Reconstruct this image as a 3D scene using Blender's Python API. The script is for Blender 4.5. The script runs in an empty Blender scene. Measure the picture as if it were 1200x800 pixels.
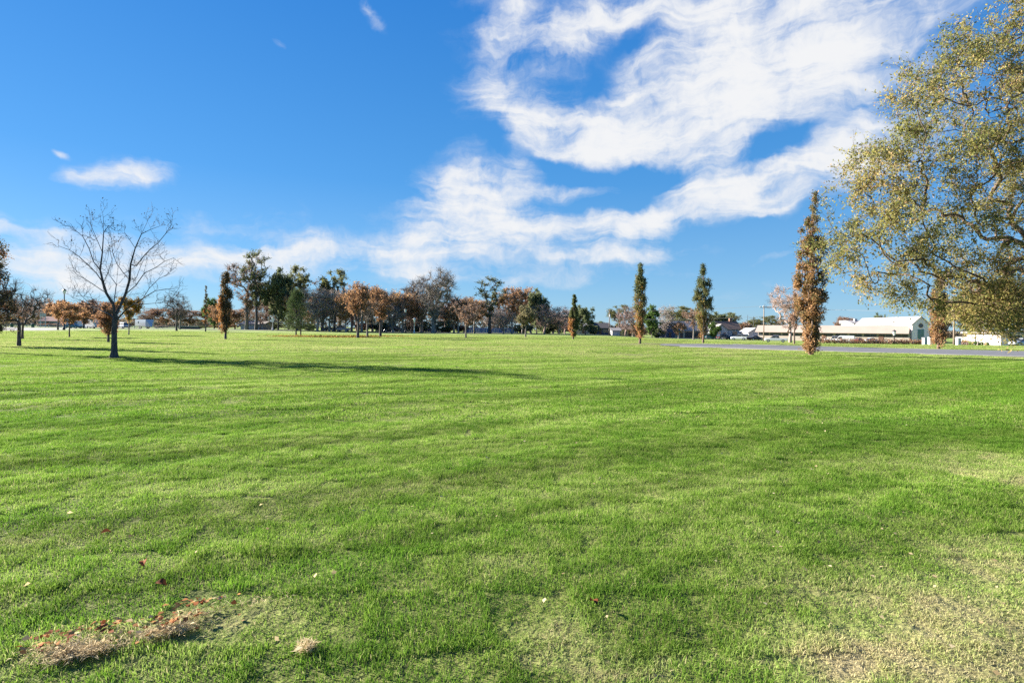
import bpy, math, random
import numpy as np
from mathutils import Matrix, Vector

# ------------------------------------------------------------------ camera, sky, sun, exposure
SC = bpy.context.scene
COL = SC.collection
F, HOR, ROLL, EYE = 640.0, 385.0, 0.0105, 1.6       # focal length (px of a 1200 px wide frame), horizon row, roll, eye height
SUN_EL, SUN_AZ = math.radians(20), math.radians(-69)  # azimuth from +Y towards +X

cam_d = bpy.data.cameras.new('camera'); cam = bpy.data.objects.new('camera', cam_d); COL.objects.link(cam)
cam_d.sensor_width = 36; cam_d.lens = 36 * F / 1200; cam_d.shift_y = -15 / 1200
cam_d.clip_start = 0.05; cam_d.clip_end = 9000
cam.matrix_world = Matrix.Translation((0, 0, EYE)) @ Matrix.Rotation(math.pi / 2, 4, 'X') @ Matrix.Rotation(ROLL, 4, 'Z')
SC.camera = cam

SC.view_settings.view_transform = 'Standard'
SC.view_settings.look = 'None'
SC.view_settings.gamma = 1
SC.view_settings.use_curve_mapping = False
SC.view_settings.exposure = 2.2
SC.render.engine = 'CYCLES'
SC.cycles.max_bounces = 7
SC.cycles.diffuse_bounces = 3
SC.cycles.transmission_bounces = 4
SC.cycles.glossy_bounces = 2
SC.cycles.use_denoising = False
SC.cycles.sample_clamp_indirect = 4

SKY_STRENGTH = 0.05
CLOUD_RAD = 4.1
AIR_LOW, AIR_HIGH = (.42, .62, .95), (.55, .75, 1.0)

def new_tree_math(nt):
    def m(op, a, b=None, c=None, clamp=False):
        n = nt.nodes.new('ShaderNodeMath'); n.operation = op; n.use_clamp = clamp
        for i, v in enumerate((a, b, c)):
            if v is None: continue
            if isinstance(v, (int, float)): n.inputs[i].default_value = v
            else: nt.links.new(v, n.inputs[i])
        return n.outputs[0]
    return m

def px_dir(px, row):
    u = (px - 600) / F; v = (HOR - row) / F
    return Vector((u - v * ROLL, 1, v + u * ROLL))

def px_azel(px, row):
    d = px_dir(px, row)
    return math.atan2(d.x, d.y), math.atan2(d.z, math.hypot(d.x, d.y))

def make_world():
    w = bpy.data.worlds.new('World'); SC.world = w; w.use_nodes = True
    nt = w.node_tree; nt.nodes.clear(); L = nt.links.new; m = new_tree_math(nt)
    out = nt.nodes.new('ShaderNodeOutputWorld'); bg = nt.nodes.new('ShaderNodeBackground')
    bg.inputs[1].default_value = SKY_STRENGTH; L(bg.outputs[0], out.inputs[0])
    sky = nt.nodes.new('ShaderNodeTexSky'); sky.sky_type = 'NISHITA'; sky.sun_disc = False
    sky.sun_elevation = SUN_EL; sky.sun_rotation = SUN_AZ
    sky.air_density = 1.15; sky.dust_density = 0.15; sky.ozone_density = 2.6; sky.altitude = 1300
    hs = nt.nodes.new('ShaderNodeHueSaturation'); hs.inputs['Saturation'].default_value = 1.06; hs.inputs['Value'].default_value = .71
    tc = nt.nodes.new('ShaderNodeTexCoord'); sep = nt.nodes.new('ShaderNodeSeparateXYZ'); L(tc.outputs['Generated'], sep.inputs[0])
    x, y, z = sep.outputs
    az = m('ARCTAN2', x, y); el = m('ARCSINE', z)
    cmb = nt.nodes.new('ShaderNodeCombineXYZ'); L(az, cmb.inputs[0]); L(el, cmb.inputs[1])
    # clear dry air: less yellow near the ground than the model gives
    clr = nt.nodes.new('ShaderNodeMix'); clr.data_type = 'RGBA'; L(m('POWER', m('MAXIMUM', m('MULTIPLY', z, 2.0), 0.0), .6, clamp=True), clr.inputs['Factor'])
    clr.inputs['A'].default_value = (*AIR_LOW, 1); clr.inputs['B'].default_value = (*AIR_HIGH, 1)
    ml = nt.nodes.new('ShaderNodeVectorMath'); ml.operation = 'MULTIPLY'; L(sky.outputs[0], ml.inputs[0]); L(clr.outputs['Result'], ml.inputs[1])
    grd = nt.nodes.new('ShaderNodeValToRGB'); L(m('MAXIMUM', z, 0.0), grd.inputs[0]); ge = grd.color_ramp.elements
    stops = [(0, (2.35, 4.05, 5.35)), (.10, (1.5, 3.35, 5.25)), (.25, (.74, 2.5, 5.15)), (.52, (.42, 1.78, 4.85)), (1, (.16, 1.0, 4.0))]
    while len(ge) < len(stops): ge.new(.5)
    for e, (p_, c_) in zip(ge, stops): e.position = p_; e.color = (*c_, 1)
    air = nt.nodes.new('ShaderNodeMix'); air.data_type = 'RGBA'; air.inputs['Factor'].default_value = .62; L(ml.outputs[0], air.inputs['A']); L(grd.outputs[0], air.inputs['B'])
    L(air.outputs['Result'], hs.inputs['Color'])
    def noise(vec, scale, detail, rough=0.55, dist=0.0):
        n = nt.nodes.new('ShaderNodeTexNoise'); n.inputs['Scale'].default_value = scale; n.inputs['Detail'].default_value = detail
        n.inputs['Roughness'].default_value = rough; n.inputs['Distortion'].default_value = dist
        L(vec, n.inputs['Vector']); return n
    # turbulence that pulls the cloud edges about
    wn = noise(cmb.outputs[0], 7.0, 5)
    ws = nt.nodes.new('ShaderNodeVectorMath'); ws.operation = 'SUBTRACT'; L(wn.outputs['Color'], ws.inputs[0]); ws.inputs[1].default_value = (.5, .5, .5)
    wm = nt.nodes.new('ShaderNodeVectorMath'); wm.operation = 'SCALE'; L(ws.outputs[0], wm.inputs[0]); wm.inputs['Scale'].default_value = 0.10
    wa = nt.nodes.new('ShaderNodeVectorMath'); wa.operation = 'ADD'; L(cmb.outputs[0], wa.inputs[0]); L(wm.outputs[0], wa.inputs[1])
    wsep = nt.nodes.new('ShaderNodeSeparateXYZ'); L(wa.outputs[0], wsep.inputs[0])
    waz, wel = wsep.outputs[0], wsep.outputs[1]
    blobs = [  # picture position of each cloud mass, half sizes, tilt (rises to the right), weight
        (598, 112, 34, 34, -50, .75), (640, 145, 52, 30, -32, 1.0), (700, 160, 60, 26, -12, 1.0), (770, 135, 80, 42, 10, 1.25), (850, 90, 110, 50, 18, 1.25), (975, 60, 120, 40, 24, .95),
        (930, 120, 90, 24, 16, .7), (690, 28, 55, 24, 24, .95), (655, 55, 26, 20, 10, .5), (590, 45, 34, 26, 40, .36), (612, 14, 20, 16, 50, .45), (880, 15, 120, 30, 10, .7), (770, 8, 60, 14, 5, .5),
        (848, 216, 54, 27, 6, 1.35), (790, 240, 44, 12, 14, .9), (940, 208, 88, 24, 17, .95), (890, 256, 42, 5, 15, .6), (1015, 165, 40, 18, 30, .6), (985, 190, 50, 16, 20, .55),
        (540, 246, 50, 38, 20, 1.3), (596, 216, 36, 26, 42, 1.0), (655, 222, 36, 7, -4, .4), (695, 276, 72, 24, -6, 1.2), (620, 268, 48, 14, 0, .6), (492, 288, 32, 17, 20, .9), (720, 298, 36, 10, 2, .7), (745, 268, 30, 14, -12, .5),
        (420, 291, 70, 8, -4, .75), (320, 297, 75, 9, 6, .75), (225, 305, 50, 8, 10, .55), (498, 310, 30, 9, 6, .55),
        (135, 207, 42, 11, 16, 1.05), (82, 177, 8, 5, -45, .6), (50, 272, 100, 10, -3, .6), (70, 318, 130, 16, 4, .6), (440, 10, 20, 7, -40, .5), (330, 62, 9, 5, 10, .3),
        (560, 330, 90, 8, 2, .3), (860, 340, 120, 8, 4, .2), (330, 185, 60, 10, 0, .18), (280, 255, 90, 16, 4, .32), (930, 300, 60, 5, 8, .25),
        (900, 130, 190, 90, 15, .16), (620, 262, 150, 46, 0, .16), (480, 300, 230, 20, 2, .2), (240, 308, 200, 22, 4, .32), (575, 70, 60, 80, 20, .2), (1030, 110, 120, 80, 25, .22), (160, 205, 70, 24, 14, .18), (80, 296, 160, 40, 0, .30), (620, 325, 200, 14, 0, .16),
    ]
    holes = [(700, 92, 34, 20, 40, .7), (745, 44, 30, 9, 24, .6), (768, 201, 46, 9, -8, .95), (700, 210, 50, 11, -4, .9), (690, 240, 60, 9, 4, .75), (893, 180, 36, 11, 30, .8), (938, 163, 36, 9, 26, .7), (640, 194, 36, 10, -22, .85), (574, 172, 18, 34, 34, .8), (748, 232, 26, 13, 30, .85), (830, 275, 80, 9, 6, .6), (612, 92, 26, 20, 40, .6), (655, 90, 22, 16, 30, .4)]
    def masses(lst):
        tot = None
        for (cx, cy, rx, ry, ang, wgt) in lst:
            a0, e0 = px_azel(cx, cy)
            ca = math.cos(a0)
            sx = rx / F * ca * ca * 1.15; sy = ry / F * ca * 1.15
            th = math.radians(ang)
            dx = m('SUBTRACT', waz, a0); dy = m('SUBTRACT', wel, e0)
            p = m('ADD', m('MULTIPLY', dx, math.cos(th) / sx), m('MULTIPLY', dy, math.sin(th) / sx))
            q = m('ADD', m('MULTIPLY', dx, -math.sin(th) / sy), m('MULTIPLY', dy, math.cos(th) / sy))
            r2 = m('ADD', m('MULTIPLY', p, p), m('MULTIPLY', q, q))
            g = m('MULTIPLY', m('EXPONENT', m('MULTIPLY', r2, -1.0)), wgt)
            tot = g if tot is None else m('ADD', tot, g)
        return tot
    tot = masses(blobs); hole = masses(holes)
    # fluffy and streaky breakup
    mp = nt.nodes.new('ShaderNodeMapping'); mp.inputs['Rotation'].default_value = (0, 0, math.radians(-24)); mp.inputs['Scale'].default_value = (3.0, 21, 1)
    L(wa.outputs[0], mp.inputs['Vector'])
    n1 = noise(wa.outputs[0], 9, 9, .58, .15).outputs[0]
    n2 = noise(mp.outputs[0], 1.3, 7, .6, .35).outputs[0]
    n3 = noise(wa.outputs[0], 24, 6, .65, .5).outputs[0]
    tot = m('MULTIPLY', m('SUBTRACT', 1.0, m('EXPONENT', m('MULTIPLY', tot, -1.25))), m('SUBTRACT', 1.0, m('MINIMUM', hole, 1.0)))
    brk = m('ADD', m('MULTIPLY', m('SUBTRACT', n1, .5), 1.5), m('MULTIPLY', m('SUBTRACT', n2, .5), 1.75))
    brk = m('ADD', brk, m('MULTIPLY', m('SUBTRACT', n3, .5), .75))
    env = m('MINIMUM', m('ADD', m('MULTIPLY', m('MAXIMUM', tot, 0.0), 1.5), .04), .85)
    dens = m('ADD', tot, m('MULTIPLY', brk, env))
    mr = nt.nodes.new('ShaderNodeMapRange'); mr.interpolation_type = 'SMOOTHSTEP'
    L(dens, mr.inputs['Value']); mr.inputs['From Min'].default_value = .12; mr.inputs['From Max'].default_value = 1.0
    alpha = m('MULTIPLY', mr.outputs[0], .95)
    # thin veil towards the horizon
    veil = m('MULTIPLY', m('EXPONENT', m('MULTIPLY', m('MAXIMUM', el, 0.0), -9.0)), .12)
    alpha = m('MAXIMUM', alpha, veil)
    cr = nt.nodes.new('ShaderNodeMix'); cr.data_type = 'RGBA'
    cr.inputs['A'].default_value = (CLOUD_RAD * .80, CLOUD_RAD * .86, CLOUD_RAD * .96, 1)
    cr.inputs['B'].default_value = (CLOUD_RAD * 1.0, CLOUD_RAD * 1.0, CLOUD_RAD * 1.0, 1)
    L(m('MULTIPLY', m('SUBTRACT', dens, .3), 1.3, clamp=True), cr.inputs['Factor'])
    mx = nt.nodes.new('ShaderNodeMix'); mx.data_type = 'RGBA'
    L(alpha, mx.inputs['Factor']); L(hs.outputs[0], mx.inputs['A']); L(cr.outputs['Result'], mx.inputs['B'])
    L(mx.outputs['Result'], bg.inputs[0])
make_world()

sun_d = bpy.data.lights.new('sun', 'SUN'); sun_d.energy = 4.8; sun_d.angle = math.radians(.53); sun_d.color = (1, .93, .82)
sun = bpy.data.objects.new('sun', sun_d); COL.objects.link(sun)
SUN_DIR = Vector((math.sin(SUN_AZ) * math.cos(SUN_EL), math.cos(SUN_AZ) * math.cos(SUN_EL), math.sin(SUN_EL)))
sun.rotation_euler = (-SUN_DIR).to_track_quat('-Z', 'Y').to_euler()

# ------------------------------------------------------------------ helpers
def sstep(a, b, v):
    t = np.clip((np.asarray(v, float) - a) / (b - a), 0, 1); return t * t * (3 - 2 * t)

def terrain(x, y):
    x = np.asarray(x, float); y = np.asarray(y, float)
    near = 1 - sstep(25, 60, np.hypot(x, y))
    h = -1.15 * sstep(62, 140, y) * sstep(22, 55, x) + .45 * sstep(80, 160, y) * sstep(-40, -90, x)
    h = h + near * (.004 * np.sin(5.1 * x + 1.3 * y) * np.sin(4.3 * y - 1.7 * x + 1) + .010 * np.sin(1.7 * x - .9 * y + 2) * np.sin(1.3 * y + .8 * x)
                    + .03 * np.sin(.45 * x + .3 * y) * np.sin(.5 * y - .2 * x + .7))
    return h
def gz(x, y): return float(terrain(x, y))

def at(px, Y):                                       # the ground point seen in column px at distance Y
    u = (px - 600) / F
    x = Y * u * 1.0
    return Vector((x, Y, gz(x, Y)))
def zat(px, row, Y):                                 # height of what shows at (px, row) at distance Y
    return EYE + Y * ((HOR - row) / F + ROLL * (px - 600) / F)
def ground_at(px, row):
    u = (px - 600) / F; v = (HOR - row) / F + ROLL * u
    Y = -EYE / v
    return Vector((u * Y, Y, gz(u * Y, Y)))

def build(name, V, Fc, mat, parent=None, attrs=None, smooth=False):
    me = bpy.data.meshes.new(name)
    V = np.asarray(V, np.float32)
    if isinstance(Fc, np.ndarray) and Fc.ndim == 2:
        n, k = Fc.shape
        me.vertices.add(len(V)); me.vertices.foreach_set('co', V.ravel())
        me.loops.add(n * k); me.loops.foreach_set('vertex_index', Fc.ravel().astype(np.int32))
        me.polygons.add(n); me.polygons.foreach_set('loop_start', np.arange(0, n * k, k, dtype=np.int32))
        me.update(calc_edges=True)
    else:
        me.from_pydata(V.tolist(), [], [list(map(int, f)) for f in Fc]); me.update()
    if smooth: me.polygons.foreach_set('use_smooth', np.ones(len(me.polygons), bool))
    for k, v in (attrs or {}).items():
        a = me.attributes.new(k, 'FLOAT', 'POINT'); a.data.foreach_set('value', np.asarray(v, np.float32))
    if mat: me.materials.append(mat)
    o = bpy.data.objects.new(name, me); COL.objects.link(o)
    if parent: o.parent = parent
    return o

class MB:                                            # collects boxes, prisms and tubes for ONE mesh
    def __init__(s): s.v = []; s.f = []
    def add(s, V, Fc):
        b = len(s.v); s.v += [tuple(map(float, p)) for p in V]; s.f += [[b + i for i in f] for f in Fc]; return s
    def box(s, x0, x1, y0, y1, z0, z1):
        return s.add([(x0,y0,z0),(x1,y0,z0),(x1,y1,z0),(x0,y1,z0),(x0,y0,z1),(x1,y0,z1),(x1,y1,z1),(x0,y1,z1)],
              [(3,2,1,0),(4,5,6,7),(0,1,5,4),(1,2,6,5),(2,3,7,6),(3,0,4,7)])
    def tube(s, pts, rad, k=8, caps=True):
        V, Fc = tube_arrays(np.array(pts, float), np.array(rad, float) * np.ones(len(pts)), k)
        b = len(V) // k
        Fl = [list(f) for f in Fc]
        if caps: Fl += [list(range(k))[::-1], list(range((b - 1) * k, b * k))]
        return s.add(V, Fl)
    def prism(s, poly, axis, a, b):                  # poly of (p, q) pairs extruded along an axis
        def mk(p, q, t): return {'x': (t, p, q), 'y': (p, t, q), 'z': (p, q, t)}[axis]
        n = len(poly)
        V = [mk(p, q, a) for p, q in poly] + [mk(p, q, b) for p, q in poly]
        return s.add(V, [list(range(n)), list(range(2 * n - 1, n - 1, -1))] + [[i + n, (i + 1) % n + n, (i + 1) % n, i] for i in range(n)])
    def lathe(s, prof, k=12, c=(0, 0)):
        V = [(c[0] + r * math.cos(2 * math.pi * i / k), c[1] + r * math.sin(2 * math.pi * i / k), z) for r, z in prof for i in range(k)]
        n = len(prof)
        Fl = [[j * k + i, j * k + (i + 1) % k, (j + 1) * k + (i + 1) % k, (j + 1) * k + i] for j in range(n - 1) for i in range(k)]
        return s.add(V, Fl + [list(range(k))[::-1], list(range((n - 1) * k, n * k))])
    def out(s, name, mat, parent=None, bevel=0, smooth=False):
        import bmesh
        o = build(name, s.v, s.f, mat, parent, smooth=smooth)
        bm = bmesh.new(); bm.from_mesh(o.data); bmesh.ops.recalc_face_normals(bm, faces=bm.faces)
        if bevel: bmesh.ops.bevel(bm, geom=bm.edges[:], offset=bevel, segments=2, affect='EDGES', clamp_overlap=True)
        bm.to_mesh(o.data); bm.free(); return o

def tube_arrays(P, R, k):
    n = len(P)
    T = np.gradient(P, axis=0) if n > 1 else np.array([[0, 0, 1.]])
    T /= np.linalg.norm(T, axis=1, keepdims=True) + 1e-9
    ref = np.array([.31, .95, .05]) if abs(T[0] @ np.array([.31, .95, .05])) < .8 else np.array([.95, -.3, .05])
    A = np.cross(T, ref); A /= np.linalg.norm(A, axis=1, keepdims=True) + 1e-9
    B = np.cross(T, A)
    th = np.arange(k) * 2 * np.pi / k
    V = P[:, None] + R[:, None, None] * (np.cos(th)[None, :, None] * A[:, None] + np.sin(th)[None, :, None] * B[:, None])
    i = np.arange(n - 1)[:, None] * k; j = np.arange(k)[None]
    Fc = np.stack([i + j, i + (j + 1) % k, i + k + (j + 1) % k, i + k + j], -1).reshape(-1, 4)
    return V.reshape(-1, 3), Fc

def thing(name, label, cat, loc=(0, 0, 0), rz=0, group=None):
    o = bpy.data.objects.new(name, None); COL.objects.link(o); o.empty_display_size = .3
    o.location = loc; o.rotation_euler = (0, 0, rz); tag(o, label, cat, group); return o
def tag(o, label, cat, group=None):
    o['label'] = label; o['category'] = cat
    if group: o['group'] = group
    return o
def structure(o, kind='structure'): o['kind'] = kind; return o
def dup(root, label, loc, rz=0, scale=(1, 1, 1), group=None):
    r = root.copy(); COL.objects.link(r); r.location = loc; r.rotation_euler = (0, 0, rz); r.scale = scale; r['label'] = label
    if group: r['group'] = group
    for ch in list(root.children):
        c = ch.copy(); COL.objects.link(c); c.parent = r
        for g in list(ch.children):
            d = g.copy(); COL.objects.link(d); d.parent = c
    return r

# ------------------------------------------------------------------ materials
def base_mat(name):
    m = bpy.data.materials.new(name); m.use_nodes = True
    return m, m.node_tree, m.node_tree.nodes['Principled BSDF']

def mat(name, col, rough=.7, noise=.15, scale=3.0, metal=0, spec=.4, bump=0.0):
    m, nt, b = base_mat(name)
    b.inputs['Roughness'].default_value = rough; b.inputs['Metallic'].default_value = metal; b.inputs['Specular IOR Level'].default_value = spec
    tc = nt.nodes.new('ShaderNodeTexCoord'); n = nt.nodes.new('ShaderNodeTexNoise'); n.inputs['Scale'].default_value = scale; n.inputs['Detail'].default_value = 6
    nt.links.new(tc.outputs['Object'], n.inputs['Vector'])
    mr = nt.nodes.new('ShaderNodeMapRange'); mr.inputs['To Min'].default_value = 1 - noise; mr.inputs['To Max'].default_value = 1 + noise
    mr.inputs['From Min'].default_value = .3; mr.inputs['From Max'].default_value = .7
    nt.links.new(n.outputs[0], mr.inputs['Value'])
    mx = nt.nodes.new('ShaderNodeVectorMath'); mx.operation = 'SCALE'; mx.inputs[0].default_value = col; nt.links.new(mr.outputs[0], mx.inputs['Scale'])
    nt.links.new(mx.outputs[0], b.inputs['Base Color'])
    if bump:
        bp = nt.nodes.new('ShaderNodeBump'); bp.inputs['Strength'].default_value = bump; bp.inputs['Distance'].default_value = .02
        nt.links.new(n.outputs[0], bp.inputs['Height']); nt.links.new(bp.outputs[0], b.inputs['Normal'])
    return m

def bark_mat(name, dark, light):
    m, nt, b = base_mat(name); L = nt.links.new
    b.inputs['Roughness'].default_value = .9; b.inputs['Specular IOR Level'].default_value = .2
    tc = nt.nodes.new('ShaderNodeTexCoord'); mp = nt.nodes.new('ShaderNodeMapping'); mp.inputs['Scale'].default_value = (14, 14, 2.5); L(tc.outputs['Object'], mp.inputs[0])
    n = nt.nodes.new('ShaderNodeTexNoise'); n.inputs['Scale'].default_value = 1.6; n.inputs['Detail'].default_value = 7; L(mp.outputs[0], n.inputs[0])
    r = nt.nodes.new('ShaderNodeValToRGB'); L(n.outputs[0], r.inputs[0])
    r.color_ramp.elements[0].position = .35; r.color_ramp.elements[0].color = (*dark, 1)
    r.color_ramp.elements[1].position = .68; r.color_ramp.elements[1].color = (*light, 1)
    L(r.outputs[0], b.inputs['Base Color'])
    bp = nt.nodes.new('ShaderNodeBump'); bp.inputs['Strength'].default_value = .7; bp.inputs['Distance'].default_value = .03
    L(n.outputs[0], bp.inputs['Height']); L(bp.outputs[0], b.inputs['Normal'])
    return m

def leaf_mat(name, stops, transl=.35, rough=.55):    # per-leaf 'tint' runs through the leaf colours of the tree
    m, nt, b = base_mat(name); L = nt.links.new
    a = nt.nodes.new('ShaderNodeAttribute'); a.attribute_name = 'tint'
    r = nt.nodes.new('ShaderNodeValToRGB'); L(a.outputs['Fac'], r.inputs[0])
    el = r.color_ramp.elements
    while len(el) < len(stops): el.new(.5)
    for e, (p, c) in zip(el, stops): e.position = p; e.color = (*c, 1)
    b.inputs['Roughness'].default_value = .8; b.inputs['Specular IOR Level'].default_value = .06
    L(r.outputs[0], b.inputs['Base Color'])
    t = nt.nodes.new('ShaderNodeBsdfTranslucent'); L(r.outputs[0], t.inputs[0])
    mx = nt.nodes.new('ShaderNodeMixShader'); mx.inputs[0].default_value = transl
    L(b.outputs[0], mx.inputs[1]); L(t.outputs[0], mx.inputs[2])
    L(mx.outputs[0], nt.nodes['Material Output'].inputs[0])
    return m

# lawn colour: one node group in world coordinates, used by the soil sheet and by the blades
SPOTS = [  # straw patches: picture position, half size in metres (across, deep), weight
    (1165, 735, .6, .45, .78), (1080, 785, .5, .25, .6), (1190, 660, .6, .5, .62), (985, 775, .3, .2, .36), (1000, 700, .3, .18, .14),
    (655, 745, .22, .15, .6), (735, 785, .28, .10, .52), (650, 775, .3, .10, .20), (560, 672, .4, .15, .24), (1140, 535, .8, .6, .42), (1185, 560, .5, .4, .36), (1060, 545, .8, .3, .2),
    (215, 738, .40, .12, .45), (105, 765, .40, .12, .5), (290, 718, .35, .10, .3), (20, 640, .5, .3, .3), (160, 600, 1.2, .25, .2), (270, 582, 1.4, .3, .25), (385, 570, .8, .25, .25),
    (640, 655, .6, .3, .15), (900, 640, 1.0, .6, .15), (480, 515, 1.6, .8, .2), (740, 570, 1.2, .5, .18),
]
def lawn_group():
    g = bpy.data.node_groups.new('lawn_colour', 'ShaderNodeTree')
    g.interface.new_socket('Jitter', in_out='INPUT', socket_type='NodeSocketFloat')
    g.interface.new_socket('Colour', in_out='OUTPUT', socket_type='NodeSocketColor')
    g.interface.new_socket('Dry', in_out='OUTPUT', socket_type='NodeSocketFloat')
    L = g.links.new; m = new_tree_math(g)
    gi = g.nodes.new('NodeGroupInput'); go = g.nodes.new('NodeGroupOutput')
    geo = g.nodes.new('ShaderNodeNewGeometry'); pos = geo.outputs['Position']
    flat = g.nodes.new('ShaderNodeVectorMath'); flat.operation = 'MULTIPLY'; flat.inputs[1].default_value = (1, 1, 0); L(pos, flat.inputs[0])
    def noise(scale, detail=4, vec=None, rough=.55):
        n = g.nodes.new('ShaderNodeTexNoise'); n.inputs['Scale'].default_value = scale; n.inputs['Detail'].default_value = detail; n.inputs['Roughness'].default_value = rough
        L(vec or flat.outputs[0], n.inputs['Vector']); return n
    wn = noise(1.8, 5)
    ws = g.nodes.new('ShaderNodeVectorMath'); ws.operation = 'SUBTRACT'; L(wn.outputs['Color'], ws.inputs[0]); ws.inputs[1].default_value = (.5, .5, .5)
    wm = g.nodes.new('ShaderNodeVectorMath'); wm.operation = 'MULTIPLY'; L(ws.outputs[0], wm.inputs[0]); wm.inputs[1].default_value = (1.1, .9, 0)
    wp = g.nodes.new('ShaderNodeVectorMath'); wp.operation = 'ADD'; L(flat.outputs[0], wp.inputs[0]); L(wm.outputs[0], wp.inputs[1])
    tot = None
    for (px, row, rx, ry, wgt) in SPOTS:
        c = ground_at(px, row)
        s = g.nodes.new('ShaderNodeVectorMath'); s.operation = 'SUBTRACT'; L(wp.outputs[0], s.inputs[0]); s.inputs[1].default_value = (c.x, c.y, 0)
        d = g.nodes.new('ShaderNodeVectorMath'); d.operation = 'MULTIPLY'; L(s.outputs[0], d.inputs[0]); d.inputs[1].default_value = (1 / rx, 1 / ry, 0)
        k = g.nodes.new('ShaderNodeVectorMath'); k.operation = 'DOT_PRODUCT'; L(d.outputs[0], k.inputs[0]); L(d.outputs[0], k.inputs[1])
        e = m('MULTIPLY', m('EXPONENT', m('MULTIPLY', k.outputs['Value'], -.8)), wgt)
        tot = e if tot is None else m('ADD', tot, e)
    # mowing lanes
    mp = g.nodes.new('ShaderNodeMapping'); mp.inputs['Rotation'].default_value = (0, 0, math.radians(-30)); L(wp.outputs[0], mp.inputs[0])
    st = g.nodes.new('ShaderNodeMapping'); st.inputs['Scale'].default_value = (.16, 1.5, 1); L(mp.outputs[0], st.inputs[0])
    lane = noise(1.0, 3, st.outputs[0]).outputs[0]
    sep = g.nodes.new('ShaderNodeSeparateXYZ'); L(flat.outputs[0], sep.inputs[0])
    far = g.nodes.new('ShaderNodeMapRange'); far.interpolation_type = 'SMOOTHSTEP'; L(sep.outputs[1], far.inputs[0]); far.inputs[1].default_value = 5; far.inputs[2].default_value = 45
    rgt = g.nodes.new('ShaderNodeMapRange'); rgt.interpolation_type = 'SMOOTHSTEP'; L(sep.outputs[0], rgt.inputs[0]); rgt.inputs[1].default_value = 6; rgt.inputs[2].default_value = 22
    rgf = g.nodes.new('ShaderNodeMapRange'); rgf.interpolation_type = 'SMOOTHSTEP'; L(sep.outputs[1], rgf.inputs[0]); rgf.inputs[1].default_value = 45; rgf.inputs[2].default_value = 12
    lush = m('MULTIPLY', rgt.outputs[0], rgf.outputs[0])
    big = noise(.16, 4).outputs[0]; mid = noise(.9, 5, None, .6).outputs[0]; fine = noise(6, 3, None, .6).outputs[0]
    D = m('ADD', .13, m('MULTIPLY', m('SUBTRACT', big, .5), .8))
    D = m('ADD', D, m('MULTIPLY', m('SUBTRACT', mid, .5), .75))
    D = m('ADD', D, m('MULTIPLY', m('SUBTRACT', fine, .5), .55))
    D = m('ADD', D, m('MULTIPLY', m('SUBTRACT', lane, .5), 1.0))
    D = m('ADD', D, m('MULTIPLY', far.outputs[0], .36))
    D = m('SUBTRACT', D, m('MULTIPLY', lush, .34))
    D = m('ADD', D, tot)
    D = m('ADD', D, gi.outputs[0])
    r = g.nodes.new('ShaderNodeValToRGB'); L(D, r.inputs[0]); el = r.color_ramp.elements
    stops = [(0, (.10, .205, .020)), (.22, (.178, .288, .038)), (.45, (.25, .35, .080)), (.68, (.355, .380, .140)), (1, (.46, .40, .22))]
    while len(el) < len(stops): el.new(.5)
    for e, (p, c) in zip(el, stops): e.position = p; e.color = (*c, 1)
    # lighter and darker mown lanes: shimmer from the grass's lie, put into the colour
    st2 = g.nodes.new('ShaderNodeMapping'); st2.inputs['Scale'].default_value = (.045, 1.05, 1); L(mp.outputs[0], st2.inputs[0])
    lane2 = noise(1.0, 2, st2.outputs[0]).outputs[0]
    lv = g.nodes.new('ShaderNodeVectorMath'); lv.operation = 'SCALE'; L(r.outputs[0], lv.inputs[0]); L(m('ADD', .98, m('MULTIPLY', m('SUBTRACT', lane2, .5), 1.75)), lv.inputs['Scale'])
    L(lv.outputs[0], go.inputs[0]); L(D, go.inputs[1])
    return g
LAWN = lawn_group()

def soil_mat():
    m, nt, b = base_mat('lawn_soil'); L = nt.links.new
    gn = nt.nodes.new('ShaderNodeGroup'); gn.node_tree = LAWN; gn.inputs[0].default_value = .0
    b.inputs['Roughness'].default_value = .95; b.inputs['Specular IOR Level'].default_value = .1
    geo = nt.nodes.new('ShaderNodeNewGeometry')
    n = nt.nodes.new('ShaderNodeTexNoise'); n.inputs['Scale'].default_value = 14; n.inputs['Detail'].default_value = 8; L(geo.outputs['Position'], n.inputs[0])
    sc = nt.nodes.new('ShaderNodeMapRange'); L(n.outputs[0], sc.inputs[0]); sc.inputs[1].default_value = .3; sc.inputs[2].default_value = .7; sc.inputs[3].default_value = .55; sc.inputs[4].default_value = 1.05
    v = nt.nodes.new('ShaderNodeVectorMath'); v.operation = 'SCALE'; L(gn.outputs[0], v.inputs[0]); L(sc.outputs[0], v.inputs['Scale'])
    sp = nt.nodes.new('ShaderNodeSeparateXYZ'); L(geo.outputs['Position'], sp.inputs[0])
    fr = nt.nodes.new('ShaderNodeMapRange'); L(sp.outputs[1], fr.inputs[0]); fr.inputs[1].default_value = 60; fr.inputs[2].default_value = 122
    th = nt.nodes.new('ShaderNodeMix'); th.data_type = 'RGBA'; th.inputs['Factor'].default_value = .6; L(v.outputs[0], th.inputs['A']); th.inputs['B'].default_value = (.13, .105, .05, 1)   # thatch under the blades
    fx = nt.nodes.new('ShaderNodeMix'); fx.data_type = 'RGBA'; L(fr.outputs[0], fx.inputs['Factor']); L(th.outputs['Result'], fx.inputs['A']); L(v.outputs[0], fx.inputs['B'])
    L(fx.outputs['Result'], b.inputs['Base Color'])
    bp = nt.nodes.new('ShaderNodeBump'); bp.inputs['Strength'].default_value = .8; bp.inputs['Distance'].default_value = .06; L(n.outputs[0], bp.inputs['Height']); L(bp.outputs[0], b.inputs['Normal'])
    return m
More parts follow.
